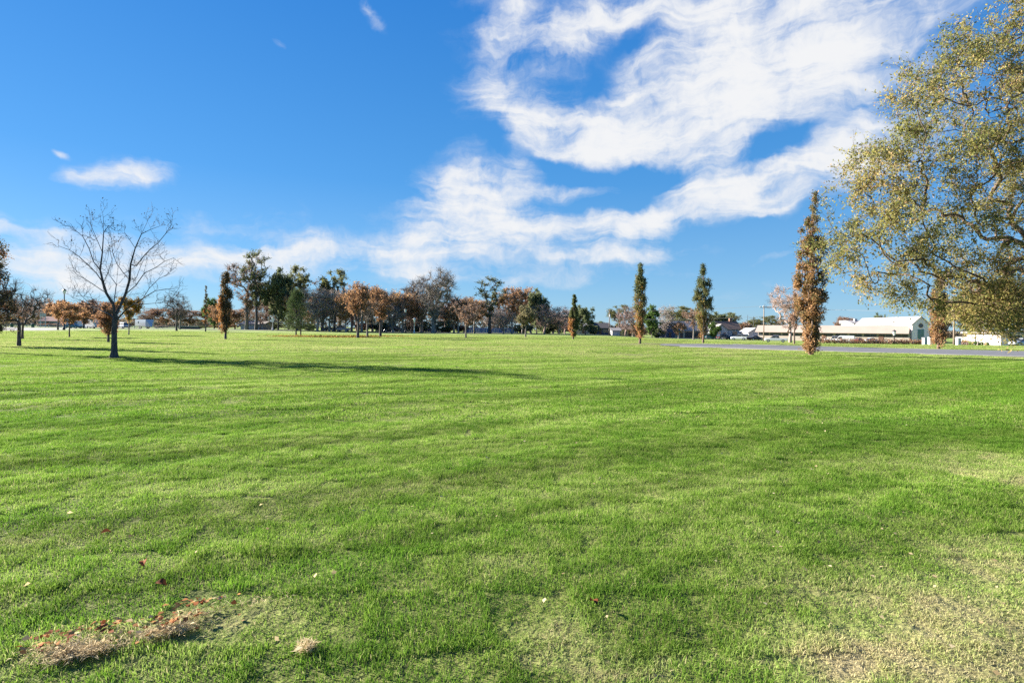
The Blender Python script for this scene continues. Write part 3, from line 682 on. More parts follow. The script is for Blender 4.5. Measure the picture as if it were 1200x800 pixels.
# --- the bare tree on the left, its limbs laid out as in the photograph
def bare_tree():
    b = ground_at(134, 420); Y = b.y; rng = np.random.default_rng(3)
    def p(px, row, dy=0):
        if row < 371: row = 371 + (row - 371) * .93
        return np.array([(px - 600) / F * (Y + dy) - b.x, dy, zat(px, row, Y + dy) - b.z])
    limbs = [
        [(134, 371, 0), (133, 356, -.1), (125, 341, -.2), (119, 328, -.25), (117, 312, -.2), (119, 290, -.1), (120, 265, 0), (119, 246, .1)],
        [(136, 369, 0), (142, 355, .2), (147, 343, .3), (151, 325, .4), (153, 305, .4), (158, 285, .5), (165, 267, .5), (170, 254, .5)],
        [(137, 374, 0), (147, 363, -.3), (157, 355, -.6), (168, 348, -.8), (182, 338, -1.1), (196, 336, -1.3), (209, 334, -1.4)],
        [(134, 373, 0), (126, 367, .4), (118, 363, .7), (106, 356, 1.1), (96, 352, 1.3), (84, 346, 1.5)],
        [(133, 362, 0), (134, 349, .6), (136, 330, 1.1), (137, 312, 1.4)],
    ]
    subs = [  # (limb, node, points)
        (0, 3, [(112, 316, -.6), (105, 308, -.9), (92, 296, -1.2), (79, 288, -1.4), (68, 282, -1.5)]),
        (0, 4, [(109, 300, .4), (102, 284, .7), (97, 270, .9), (88, 264, 1.0), (80, 259, 1.1)]),
        (0, 5, [(112, 275, -.5), (106, 258, -.8), (104, 248, -.9)]), (0, 6, [(126, 256, .5), (132, 262, .8)]),
        (1, 4, [(160, 306, -.3), (168, 293, -.7), (176, 285, -.9), (185, 279, -1.2), (193, 267, -1.3), (200, 254, -1.4)]),
        (1, 3, [(144, 317, .9), (136, 305, 1.3), (131, 290, 1.6), (129, 275, 1.7)]),
        (1, 2, [(158, 331, .0), (168, 318, -.1), (180, 309, -.3), (192, 302, -.4), (203, 297, -.5)]),
        (1, 5, [(150, 275, 1.0), (146, 265, 1.3)]), (1, 6, [(176, 262, .9), (186, 258, 1.2)]),
        (2, 3, [(174, 335, -.4), (186, 322, -.2), (196, 318, 0)]), (2, 2, [(166, 356, -1.2), (182, 354, -1.8), (200, 352, -2.2)]),
        (3, 3, [(98, 346, .6), (90, 340, .3)]), (3, 2, [(108, 347, 1.3), (99, 345, 1.8), (88, 344, 2.2)]),
        (0, 2, [(108, 330, -.9), (98, 322, -1.3), (88, 318, -1.6)]), (4, 2, [(128, 318, 1.8), (122, 305, 2.1)]),
        (0, 3, [(125, 316, -1.1), (129, 300, -1.6), (127, 286, -2.0)]), (1, 3, [(158, 322, 1.4), (165, 308, 2.0), (170, 292, 2.4)]),
    ]
    N = [np.array([0, 0, -.15]), p(134.2, 412), p(134, 398), p(134, 385), p(134.5, 375)]; Pa = [-1, 0, 1, 2, 3]; ends = []; idx = []
    for lb in limbs:
        prev = 4; ids = []
        for q in lb: N.append(p(*q) + rng.normal(0, .015, 3)); Pa.append(prev); prev = len(N) - 1; ids.append(prev)
        idx.append(ids); ends.append(prev)
    for l, k, q in subs:
        prev = idx[l][k]
        for c in q: N.append(p(*c) + rng.normal(0, .03, 3)); Pa.append(prev); prev = len(N) - 1
        ends.append(prev)
    # side shoots along every limb
    N0 = np.array(N); n0 = len(N)
    for i in range(5, n0):
        for _ in range(2 if N0[i][2] > 1.5 else 1):
            d = unit(N0[i] - N0[Pa[i]]); dd = unit(d * .55 + rng.normal(0, .55, 3) + np.array([0, 0, .25])); ln = rng.uniform(.25, .8)
            prev = i
            for s in (1, 2, 3):
                N.append(N0[i] + dd * ln * s / 3 + np.array([0, 0, .06 * s * s * ln / 3]) + rng.normal(0, .035, 3)); Pa.append(prev); prev = len(N) - 1
    N, Pa = np.array(N), np.array(Pa)
    R, ch, w = radii(N, Pa, .115, .006, 1.7)
    R[:5] = [.21, .135, .12, .115, .115]
    root = thing('bare_tree', 'leafless dark spreading tree with forked trunk on the lawn, long shadow to its right', 'tree', b)
    V, Fc = wood_arrays(N, Pa, R, w, 10, 1.2)
    A, B, C = twigs_for(rng, N, Pa, ch, 2, .34, .2, last=2); tv, tf = twig_arrays(A, B, C, .0055, .003)
    build('trunk', np.concatenate([V, tv]), np.concatenate([Fc, tf + len(V)]), BARK['dark'], root, smooth=True)
    top = C[(C[:, 2] > 5.2) & (rng.random(len(C)) < .3)]; P = np.repeat(top, 2, 0) + rng.normal(0, .06, (len(top) * 2, 3))
    lv, lf, lt = leaf_arrays(rng, P, .10, rng.random(len(P)) * .5, .4, .8); build('crown', lv, lf, LEAF['pod'], root, attrs={'tint': lt})
bare_tree()

# --- columnar trees
def col_tree(px, row, Y, top, width_px, spires, label, leafm, tint, seed, n=170, leaves=9, lsize=.12, bark='brown', trunk_r=.11, z0=.1, per=5, group=COLS, tl=.32, peak=.30, sl=.08, name='columnar_tree'):
    b = ground_at(px, row) if Y is None else at(px, Y); rng = np.random.default_rng(seed); h = wh(px, top, b.y); w = width_px / F * b.y / 2 * .92
    T = column(rng, n, h, w, [(dx * w, dy * w, a, c, s) for dx, dy, a, c, s in spires], z0, peak)
    trunk = straight(rng, h * .93, 9, .012)
    return make_tree(name, label, 'tree', b, seed + 1, T, trunk, trunk_r, .008, bark, leafm, step=h * .05, fork=1, lift=.5, hw=2.2, zslope=1.1, jit=.04,
              per=per, tl=tl, tr=.008, up=.7, last=1, leaves=leaves, lsize=lsize, tint=lambda P, r: tint(P[:, 2] / h, P, r), droop=.1, spread_l=sl, group=group, taper=h)
def blend(lo, hi, noise=.2):                         # leaf colour from the foot of the crown to its top
    def f(t, P, r):
        cl = .12 * np.sin(P[:, 0] * 5 + P[:, 2] * 3) + .10 * np.sin(P[:, 1] * 6 - P[:, 2] * 2.3)
        return lo + (hi - lo) * np.clip(t, 0, 1) + cl + r.normal(0, noise, len(t))
    return f
col_tree(951, 416, None, 227, 35, [(.12, 0, .03, 1.0, .72), (-.75, .1, .04, .78, .45), (.55, -.3, .03, .72, .58), (-.35, -.6, .03, .62, .6), (-.95, .2, .06, .50, .40), (.3, .7, .03, .78, .56), (-.2, .3, .05, .86, .5)],
         'tallest narrow tree, orange brown, by the near edge of the asphalt road', 'column', blend(.92, .30, .22), 41, n=520, leaves=12, lsize=.135, bark='brown', trunk_r=.13, tl=.40, z0=.05, sl=.10)
col_tree(1100, 409, None, 322, 23, [(0, 0, .05, 1.0, .9), (-.4, .2, .05, .8, .6), (.4, -.2, .12, .75, .6)],
         'orange columnar tree just beyond the road in front of the white gabled hall', 'column', blend(.95, .25, .16), 47, n=250, leaves=11, lsize=.15, tl=.45, sl=.13)
col_tree(750, 402.5, None, 310, 15, [(0, 0, .07, 1.0, .8), (-.5, .2, .08, .84, .62), (.5, -.2, .10, .82, .62)],
         'slim columnar tree, green above and orange below, left of the road end', 'columngreen', blend(.98, .18, .15), 53, n=250, leaves=10, lsize=.17, tl=.45, sl=.13)
col_tree(824, 402, None, 311, 23, [(-.1, 0, .06, 1.0, .75), (-.7, .2, .2, .70, .5), (.45, -.2, .10, .82, .7), (-.3, .4, .10, .85, .6)],
         'broad columnar tree with grey green leaves standing beside the end of the road', 'columngreen', blend(.85, .10, .15), 59, n=320, leaves=10, lsize=.17, tl=.45, sl=.14)
col_tree(672, 397.5, None, 346, 13, [(.1, 0, .09, 1.0, .85), (-.4, .2, .08, .62, .7), (.4, -.1, .09, .7, .6)],
         'short columnar tree, salmon orange on its low left side, beside a round dark green tree', 'columngreen', lambda t, P, r: .30 + .55 * (P[:, 0] < 0) * (t < .5) + .1 * (1 - t) + r.normal(0, .14, len(t)), 61, n=190, leaves=18, lsize=.24)
col_tree(264.5, 397.5, None, 318, 18, [(.1, 0, .12, .97, .75), (-.55, .1, .14, 1.0, .42), (.45, -.2, .12, .74, .6), (-.5, -.2, .12, .62, .62)],
         'dark red and green columnar tree on the left lawn with a thin bent top', 'columnred', lambda t, P, r: .35 + .55 * (P[:, 0] < -.25) * (t < .62) - .1 * t + r.normal(0, .2, len(t)), 67, n=230, leaves=9, lsize=.18, bark='dark', tl=.5, sl=.14)
col_tree(241, None, 125, 335, 9, [(0, 0, .28, 1.0, .6), (-.4, 0, .14, .5, .8)],
         'thin wispy tree, few orange leaves low down, left of the red columnar tree', 'columnred', lambda t, P, r: .2 + .7 * (t < .5) + r.normal(0, .15, len(t)), 71, n=70, leaves=5, lsize=.2, bark='dark')
col_tree(931, 403, None, 343, 12, [(0, 0, .3, 1.0, .9), (.4, 0, .3, .8, .6)],
         'young brown leaved tree on a bare thin trunk, close left of the tall orange column', 'rust', lambda t, P, r: .6 + r.normal(0, .25, len(t)), 73, n=90, leaves=6, lsize=.13, bark='brown', trunk_r=.09)
# left edge: a dark young tree whose top and right side come into the frame
b = at(-4, 37.5)
rng = np.random.default_rng(80); hh = wh(-4, 284, b.y)
T = column(rng, 190, hh, 1.5, [(.25, 0, .25, 1.0, .42), (-.5, .4, .2, .85, .8), (.3, -.3, .14, .6, .9), (.0, .5, .12, .5, .9)], .12)
make_tree('evergreen_tree', 'dark green tree cut by the left edge of the view, thin top and orange tips', 'tree', b, 81, T, straight(rng, hh * .9, 8, .015), .13, .01, 'dark', 'columnred', step=.4, lift=.3, hw=1.4, zslope=.4,
          per=5, tl=.5, tr=.008, up=.3, last=1, leaves=6, lsize=.14, tint=lambda P, r: np.where(np.sin(P[:, 2] * 3.1 + P[:, 0] * 2) > .85, .8, .2) + r.normal(0, .1, len(P)), spread_l=.12)

hidden = Vector((-33.3, 31.3, 0)); hidden.z = gz(hidden.x, hidden.y); rng = np.random.default_rng(90); hh = 14.5
T = broad(rng, 190, 1.75, .18 * hh, hh, 13)
make_tree('ash_tree', 'tall half leafless tree just left of the view, throwing the long shadow', 'tree', hidden, 91, T, straight(rng, hh * .6, 7, .02), .17, .01, 'grey', 'olive', step=.55, lift=.35,
          per=5, tl=.6, tr=.009, up=.3, last=1, leaves=6, lsize=.2, spread_l=.12)

# --- bare and young trees on the left
def simple(name, label, px, row, Y, top, wpx, kind, seed, zlow=.3, **k):
    b = ground_at(px, row) if Y is None else at(px, Y); rng = np.random.default_rng(seed); h = wh(px, top, b.y); rx = wpx / F * b.y / 2
    n = k.pop('n', 150); K = k.pop('K', 12); trunk_h = k.pop('trunk_h', .55)
    T = broad(rng, n, rx, zlow * h, h, K)
    if kind == 'vase': T[:, :2] *= np.clip(.35 + .75 * (T[:, 2:3] / h), 0, 1.1)
    d = dict(r_base=.022 * h, r_tip=.012, bark='grey', step=h * .06, fork=2, lift=.35, per=5, tl=.09 * h, tr=.012, up=.35)
    d.update(k)
    return make_tree(name, label, 'tree', b, seed + 1, T, straight(rng, h * trunk_h, 6, .02), **d)
simple('bare_tree', 'leafless small tree with low spreading branches at the far left, nearest the car park', 22.5, 405.5, None, 328, 66, 'vase', 101, .2, n=170, bark='dark', tr=.007, tl=.45, r_base=.11, trunk_h=.45)
simple('bare_tree', 'thin purple brown twigged tree just behind the small bare tree at the far left', 26.5, 397, None, 346, 58, 'vase', 104, .25, n=140, bark='brown', tr=.011, tl=.6, leafm='rust', leaves=1, lsize=.12)
ORG = 'small orange trees around the car park'
simple('maple_tree', 'orange crowned young tree on a thin pole like trunk at the car park end', 81.5, 395, None, 353, 40, '', 111, .38, n=90, K=10, leafm='orange', leaves=6, lsize=.22, group=ORG, bark='brown', r_base=.07)
simple('maple_tree', 'round orange tree behind the tall black lamp post', 68, None, 122, 349, 26, '', 114, .3, n=90, leafm='orange', leaves=6, lsize=.35, group=ORG, bark='dark')
simple('maple_tree', 'dull olive and orange tree between the lamp post and the white van', 98, None, 150, 352, 30, '', 117, .2, n=100, leafm='rust', leaves=6, lsize=.4, group=ORG, bark='dark')
simple('maple_tree', 'small reddish tree close behind the forked bare trunk, leaves down to the ground', 127, 401, None, 356, 24, '', 120, .14, n=110, leafm='orange', leaves=6, lsize=.16, group=ORG, bark='dark', r_base=.09, tint=lambda P, r: .35 + r.normal(0, .2, len(P)))
simple('maple_tree', 'golden yellow small tree with a pale thin trunk, right of the forked bare tree', 151, 392.5, None, 349, 26, '', 123, .45, n=100, leafm='yellow', leaves=7, lsize=.25, group=ORG, bark='pale', r_base=.08)
simple('bare_tree', 'leafless round headed tree alone on the left between the forked tree and the columns', 207, None, 128, 344, 40, 'vase', 127, .25, n=190, bark='dark', tr=.022, tl=.9, per=6)
simple('bare_tree', 'slimmer leafless tree close beside the round headed bare tree on the left', 211, None, 150, 352, 30, 'vase', 130, .3, n=120, bark='grey', tr=.022, tl=.9, per=5)

# --- row of young street trees at the far side of the lawn
YNG = 'young trees in front of the far tree line'
simple('young_tree', 'young tree with sparse orange top, first of the three young trees near the leaf litter', 419.5, 396, None, 333, 34, '', 141, .34, n=150, leafm='orange', leaves=3, lsize=.26, bark='dark', group=YNG, tr=.015, per=6)
simple('young_tree', 'greyish leafless young tree, middle of the three near the leaf litter', 430.5, 395, None, 345, 28, 'vase', 144, .3, n=140, bark='grey', group=YNG, tr=.018, per=7)
simple('young_tree', 'young tree with rusty orange top, last of the three near the leaf litter', 446, 394.3, None, 336, 32, '', 147, .34, n=140, leafm='orange', leaves=3, lsize=.28, bark='dark', group=YNG, tr=.015, per=6)
simple('young_tree', 'low round headed grey brown young tree right of the largest bare tree', 546, 395.5, None, 352, 40, '', 150, .3, n=170, bark='grey', leafm='rust', leaves=1, lsize=.25, group=YNG, tr=.018, per=7)
simple('young_tree', 'pale yellowish young tree in front of the bright orange far tree', 616, 395, None, 357, 22, '', 153, .3, n=110, leafm='pale', leaves=4, lsize=.3, bark='grey', group=YNG, tr=.016, per=5)
simple('young_tree', 'small leafless tree on a dark trunk left of the broad column', 813, 397, None, 361, 30, '', 156, .4, n=110, leafm='rust', leaves=2, lsize=.22, bark='grey', group=YNG, tr=.014)

# --- pine on the left centre
def pine(px, row, top, wpx, label, seed, tip=.95):
    b = ground_at(px, row); rng = np.random.default_rng(seed); h = wh(px, top, b.y); rx = wpx / F * b.y / 2
    root = thing('pine_tree', label, 'tree', b)
    Vs, Fs, bs = [], [], 0; lp = []
    for tx in (0, .75):
        v, f = tube_arrays(np.array([[tx, 0, -.1], [tx, 0, h * .4], [tx * .5, 0, h * (.93 if tx == 0 else .6)]]), np.array([.13, .1, .03]) * (1 if tx == 0 else .8), 7); Vs.append(v); Fs.append(f + bs); bs += len(v)
    for i in range(120):
        t = rng.random() ** 1.15; z = h * (.17 + .80 * t); r = rx * (1 - t) ** .62 * rng.uniform(.65, 1.08); a = rng.uniform(0, 6.283)
        p0 = np.array([0, 0, z]); p2 = np.array([r * math.cos(a) + .3 * (1 - t), r * math.sin(a), z - .10 * r + .15]); p1 = (p0 + p2) / 2 + np.array([0, 0, .12 * r])
        v, f = tube_arrays(np.array([p0, p1, p2]), np.array([.04, .025, .01]), 4); Vs.append(v); Fs.append(f + bs); bs += len(v)
        s = rng.uniform(.35, 1.05, (70, 1)); lp.append((1 - s) * p0 + s * p2 + rng.normal(0, .20, (70, 3)))
    build('trunk', np.concatenate(Vs), np.concatenate(Fs), BARK['dark'], root)
    P = np.concatenate(lp); lv, lf, lt = leaf_arrays(rng, P, .30, np.clip(rng.normal(.5, .25, len(P)), 0, 1), .16, -.1); build('crown', lv, lf, LEAF['needle'], root, attrs={'tint': lt})
pine(347, 394, 338, 40, 'dark green broad pine with two short trunks, right of the red columnar tree', 161)

# --- the far tree line: a few kinds, copied with their own size and turn
def proto(name, kind, seed, rx=5.0, h=14.0, **k):
    rng = np.random.default_rng(seed); z0 = k.pop('zlow', .12); n = k.pop('n', 210); K = k.pop('K', 16); th = k.pop('trunk_h', .45)
    T = broad(rng, n, rx, z0 * h, h, K)
    if kind == 'vase': T[:, :2] *= np.clip(.3 + .8 * (T[:, 2:3] / h), 0, 1.1)
    d = dict(r_base=.26, r_tip=.025, bark='twig', step=.9, fork=2, lift=.35, per=6, tl=1.4, tr=.026, up=.3, jit=.07)
    d.update(k)
    return make_tree(name, 'x', 'tree', (0, 0, 0), seed, T, straight(rng, h * th, 6, .03), **d)
PROTO = {
    'bare': proto('bare_tree', 'vase', 201, n=240, per=7, bark='twig'), 'bare2': proto('bare_tree', '', 204, n=240, per=9, bark='pink'),
    'pinkbare': proto('bare_tree', 'vase', 207, n=230, per=9, bark='pink'), 'pinkleaf': proto('bare_tree', 'vase', 208, n=230, per=7, bark='pink', leafm='rust', leaves=1, lsize=.35),
    'bigbare': proto('bare_tree', 'vase', 210, rx=5.5, n=330, per=7, bark='pale', trunk_h=.25, zlow=.12, r_base=.5, tr=.028),
    'orange': proto('orange_tree', '', 213, n=200, leafm='orange', leaves=4, lsize=.5, per=5, zlow=.3), 'orange2': proto('orange_tree', '', 216, n=200, leafm='rust', leaves=4, lsize=.5, per=6, zlow=.25),
    'rusttop': proto('orange_tree', '', 219, n=210, leafm='orange', leaves=2, lsize=.45, per=7, zlow=.3, tint=lambda P, r: .1 + .06 * P[:, 2] + r.normal(0, .2, len(P))),
    'green': proto('green_tree', '', 222, n=230, leafm='green', leaves=9, lsize=.55, per=6, zlow=.12, K=13, bark='dark'), 'green2': proto('green_tree', '', 225, n=210, leafm='fresh', leaves=8, lsize=.55, per=6, zlow=.14, bark='dark'),
    'olive': proto('cottonwood_tree', '', 228, rx=4.5, h=18, n=150, K=11, leafm='olive', leaves=6, lsize=.45, per=5, zlow=.3, trunk_h=.6, bark='dark', r_base=.35),
    'airy': proto('cottonwood_tree', 'vase', 231, rx=4.2, h=18, n=120, K=9, leafm='olive', leaves=4, lsize=.42, per=5, zlow=.34, trunk_h=.6, bark='dark', r_base=.35, tint=lambda P, r: .25 + r.normal(0, .25, len(P))),
    'dry': proto('cottonwood_tree', 'vase', 234, rx=4.5, h=18, n=190, K=12, leafm='rust', leaves=1, lsize=.38, per=8, zlow=.18, trunk_h=.5, bark='grey', r_base=.35),
    'shrub': proto('shrub', '', 237, rx=3, h=4.2, n=120, leafm='rust', leaves=4, lsize=.4, per=5, zlow=.02, trunk_h=.3, r_base=.1, tl=.7),
    'greenshrub': proto('shrub', '', 240, rx=3, h=4.2, n=120, leafm='green', leaves=7, lsize=.45, per=5, zlow=.02, trunk_h=.3, r_base=.1, tl=.7),
}
PH = {'olive': (18, 4.5), 'airy': (18, 4.2), 'dry': (18, 4.5), 'bigbare': (14, 5.5), 'shrub': (4.2, 3), 'greenshrub': (4.2, 3)}
used = set(); rt = random.Random(9)
def far_tree(kind, px, Y, top, wpx, label, group=PARK):
    b = at(px, Y); h = wh(px, top, Y); rx = wpx / F * Y / 2; ph, pr = PH.get(kind, (14, 5.0)); s = (rx / pr, rx / pr, h / ph); rz = rt.uniform(0, 6.28)
    if kind in used: dup(PROTO[kind], label, b, rz, s, group)
    else:
        r = PROTO[kind]; used.add(kind); r.location = b; r.rotation_euler = (0, 0, rz); r.scale = s; r['label'] = label; r['group'] = group
FT = [
    # behind the car park
    ('bare2', 8, 215, 352, 60, 'brown leafless tree behind the car park at the far left edge'), ('pinkleaf', 45, 230, 351, 60, 'brownish purple tree behind the small maroon roofed house'), ('orange2', 120, 235, 352, 44, 'hazy rust coloured tree far behind the forked bare trunk'),
    ('green', 96, 240, 360, 34, 'low dark green tree behind the white van'), ('pinkleaf', 172, 225, 360, 40, 'low brownish tree behind the grey box trailer'), ('orange2', 195, 235, 361, 44, 'dull red brown tree behind the round headed bare tree'), ('orange2', 222, 240, 363, 44, 'low red brown tree left of the thin wispy tree'),
    ('green2', 251, 190, 350, 26, 'yellowish green small tree behind the red columnar tree'), ('orange', 257, 180, 358, 26, 'bright orange tree tucked against the left of the red columnar tree'), ('orange2', 275, 200, 362, 36, 'low rusty tree just right of the red columnar tree'),
    # centre left
    ('dry', 289, 172, 300, 46, 'tall sparse tree with dry leaves above the small white garage, tallest on the left'), ('airy', 300, 168, 298, 34, 'tall thin crowned tree leaning over the white garage'), ('pinkbare', 305, 178, 348, 44, 'low pinkish bare tree just right of the white garage'),
    ('green', 326, 172, 314, 36, 'big dark green tree behind the pine'), ('olive', 350, 180, 311, 30, 'tall tree with a tufted green top rising behind the pine'), ('orange', 348, 170, 340, 32, 'orange topped tree peeping out above the pine'), ('green', 338, 184, 332, 40, 'dark evergreen mass right behind the pine'),
    ('bare', 372, 165, 336, 48, 'grey leafless tree just right of the pine'), ('olive', 392, 178, 315, 34, 'tall greenish tree rising behind the grey bare trees'), ('bare', 386, 168, 338, 46, 'grey bare tree with forked trunk near the parked black car'), ('dry', 378, 186, 330, 42, 'dry brown grey tree behind the grey bare trees'),
    ('orange', 405, 160, 345, 28, 'small bright orange tree left of the three young trees'), ('rusttop', 424, 172, 334, 48, 'wide rust topped tree directly behind the first young tree'), ('bare2', 412, 180, 336, 44, 'brown bare tree between the small orange tree and the young trees'),
    ('rusttop', 447, 176, 338, 50, 'wide orange topped tree behind the last young tree'), ('rusttop', 472, 172, 342, 48, 'orange topped tree left of the tall dark bare tree'), ('bare', 460, 166, 352, 44, 'grey twiggy tree below the orange tops by the lamp post'), ('bare2', 482, 178, 345, 40, 'brown twiggy tree by the thin lamp post'),
    ('bigbare', 508, 166, 317, 58, 'largest dark leafless tree in the middle of the far tree line'), ('bigbare', 494, 176, 330, 44, 'dark many stemmed bare tree at the left side of the largest bare tree'), ('bare', 532, 172, 345, 44, 'grey bare tree at the right side of the largest bare tree'),
    ('orange', 537, 168, 350, 30, 'orange tree low at the right of the largest bare tree'), ('rusttop', 556, 174, 350, 40, 'rust topped tree left of the tall airy green tree'),
    ('airy', 574, 166, 328, 40, 'tall airy green tree with clear stems in the middle of the tree line'), ('orange', 600, 168, 336, 38, 'brightest orange tree, right of the tall airy green tree'), ('orange', 612, 178, 337, 34, 'tall orange tree merging into the dark green one'), ('green', 629, 172, 337, 26, 'rounded dark green tree right of the bright orange trees'),
    ('bare2', 590, 160, 362, 34, 'brown twiggy tree at the foot of the bright orange tree'), ('pinkbare', 638, 168, 358, 40, 'pinkish grey bare tree below the rounded dark green tree'), ('pinkbare', 655, 176, 360, 36, 'pinkish bare tree left of the short salmon column'), ('bare', 575, 184, 360, 40, 'grey low tree behind the tall airy green tree'),
    ('orange2', 366, 200, 346, 54, 'soft brown tree behind the grey bare trees by the pine'), ('dry', 398, 205, 340, 50, 'hazy dry tree filling the gap left of the small bright orange tree'), ('pinkleaf', 418, 208, 344, 56, 'brownish tree at the back behind the first young tree'),
    ('orange2', 436, 204, 341, 54, 'soft rust tree at the back between the two wide orange tops'), ('pinkleaf', 462, 206, 343, 58, 'brownish mauve tree at the back behind the lamp post with globe'), ('dry', 484, 204, 338, 50, 'dry tree at the back left of the largest bare tree'),
    ('pinkleaf', 522, 208, 348, 56, 'mauve brown tree at the back right of the largest bare tree'), ('orange2', 548, 206, 350, 54, 'soft rusty tree at the back behind the low grey brown young tree'), ('pinkleaf', 586, 208, 354, 54, 'mauve brown tree at the back between the airy green and bright orange trees'), ('orange2', 622, 206, 354, 48, 'soft rusty tree at the back behind the rounded dark green tree'),
    ('pinkleaf', 648, 206, 362, 44, 'mauve brown tree at the back behind the pinkish bare trees'), ('olive', 312, 196, 332, 48, 'greyish olive tree at the back behind the big dark green tree'),
    ('green', 686, 150, 357, 26, 'round dark green tree touching the short salmon column'), ('pinkbare', 662, 185, 364, 30, 'low grey pink tree behind the short salmon column'), ('greenshrub', 640, 182, 372, 34, 'dark low bushy tree under the pinkish bare trees'),
]
for k in FT: far_tree(*k)
TOWN = 'trees among the houses beyond the park'
for k in [
    ('olive', 726, 205, 357, 28, 'olive brown tree behind the white shed and utility pole'), ('pinkbare', 733, 195, 360, 26, 'pinkish bare tree left of the slim green and orange column'), ('dry', 742, 210, 359, 26, 'grey brown tree directly behind the slim green and orange column'),
    ('green2', 764, 185, 358, 24, 'fresh green round tree right of the slim green and orange column'), ('bare', 780, 195, 357, 28, 'grey leafless tree beside the dark blue house'), ('olive', 792, 225, 359, 34, 'olive tree behind the dark blue house'), ('orange2', 795, 180, 377, 18, 'small coppery tree in front of the long low house'),
    ('olive', 808, 228, 361, 36, 'olive brown tree behind the long low house'), ('green', 848, 225, 365, 30, 'dark green tree behind the grey house with red chimney'), ('olive', 857, 230, 366, 26, 'green tree top over the grey roof by the red chimney'), ('green2', 836, 175, 377, 16, 'small green tree between the broad column and the grey house'),
    ('shrub', 872, 235, 378, 20, 'brown bushy tree behind the white car'), ('olive', 890, 240, 371, 26, 'low green tree behind the small white gable'), ('olive', 905, 245, 370, 24, 'low green tree behind the tall utility pole'), ('bare2', 880, 245, 375, 20, 'low brown bare tree behind the thin poles'),
    ('pinkbare', 926, 140, 337, 58, 'big pinkish bare tree in front of the long cream building, behind the white pickup'), ('orange2', 990, 200, 371, 22, 'orange brown tree top showing over the long cream building'), ('green', 1032, 205, 366, 14, 'dark round tree top showing over the white roof'),
    ('green', 1136, 150, 335, 46, 'dark green tree behind the white garden wall, right of the utility pole'), ('olive', 1160, 155, 330, 50, 'broad olive tree behind the white garden wall'), ('green', 1185, 165, 338, 46, 'dark tree behind the flat roofed white house'), ('olive', 1205, 150, 345, 50, 'olive tree at the right edge over the flat roofed house'), ('orange2', 1108, 150, 350, 24, 'rust brown tree behind the orange column by the hall'),
    ('pinkbare', 1150, 128, 362, 18, 'slender pinkish bare tree in front of the white garden wall'), ('green', 700, 235, 376, 30, 'low dark tree behind the dark roofed house'), ('shrub', 710, 240, 379, 26, 'brown shrubby tree left of the wooden utility pole'),
]: far_tree(*k, TOWN)
# low bushes that close the view below the crowns
BUSH = 'bushes along the far street'
for i, (kd, px, w, top, lab) in enumerate([('greenshrub', 318, 26, 379, 'dark bush right of the white garage'), ('greenshrub', 362, 24, 380, 'dark bush behind the pine trunks'), ('shrub', 425, 30, 379, 'brown bush behind the first young trees'), ('greenshrub', 452, 30, 379, 'dark bush behind the third young tree'),
        ('greenshrub', 490, 36, 377, 'dark bush at the foot of the largest bare tree'), ('greenshrub', 522, 32, 377, 'dark bush right of the largest bare tree'), ('shrub', 538, 26, 381, 'brown bush at the left end of the lavender fence'), ('greenshrub', 612, 26, 381, 'dark bush at the right end of the lavender fence'), ('shrub', 655, 30, 379, 'brown bush under the pinkish bare trees'),
        ('greenshrub', 696, 16, 382, 'low dark bush by the pale house'), ('shrub', 748, 20, 384, 'brown bush behind the slim green and orange column'), ('greenshrub', 770, 16, 386, 'dark bush left of the dark blue house'), ('shrub', 262, 26, 380, 'brown bush left of the white garage'), ('greenshrub', 232, 20, 382, 'dark bush beyond the thin wispy tree'), ('shrub', 62, 30, 379, 'brown bush right of the maroon roofed house'), ('shrub', 185, 26, 381, 'brown bush right of the grey box trailer')]):
    far_tree(kd, px, 196, top, w, lab, BUSH)

# --- woods beyond the houses, one mass
rng = np.random.default_rng(290); n = 40000
wx = rng.uniform(-320, 330, n); wy = 292 + 22 * rng.random(n) + .05 * np.abs(wx)
prof = (3.6 + 7.5 * np.exp(-((wx + 62) / 100) ** 4)) * (1 + .22 * np.sin(wx * .11) + .2 * np.sin(wx * .27 + 1) + .16 * np.sin(wx * .61 + 2) + .1 * np.sin(wx * 1.3))
P = np.c_[wx, wy, terrain(wx, wy) + prof * rng.random(n) ** .8]
lv, lf, lt = leaf_arrays(rng, P, 1.25, np.clip(.45 + .3 * np.sin(wx * .15) * np.sin(wx * .037 + 1) + .15 * np.sin(wx * .43 + P[:, 2]) + rng.normal(0, .2, n), 0, 1), .7)
structure(tag(build('far_woods', lv, lf, leaf_mat('far_woods_leaf', [(0, (.085, .095, .06)), (.5, (.18, .15, .115)), (1, (.28, .20, .14))], .3), attrs={'tint': lt}), 'low brown and green woods closing the view behind the houses', 'woods'), 'stuff')

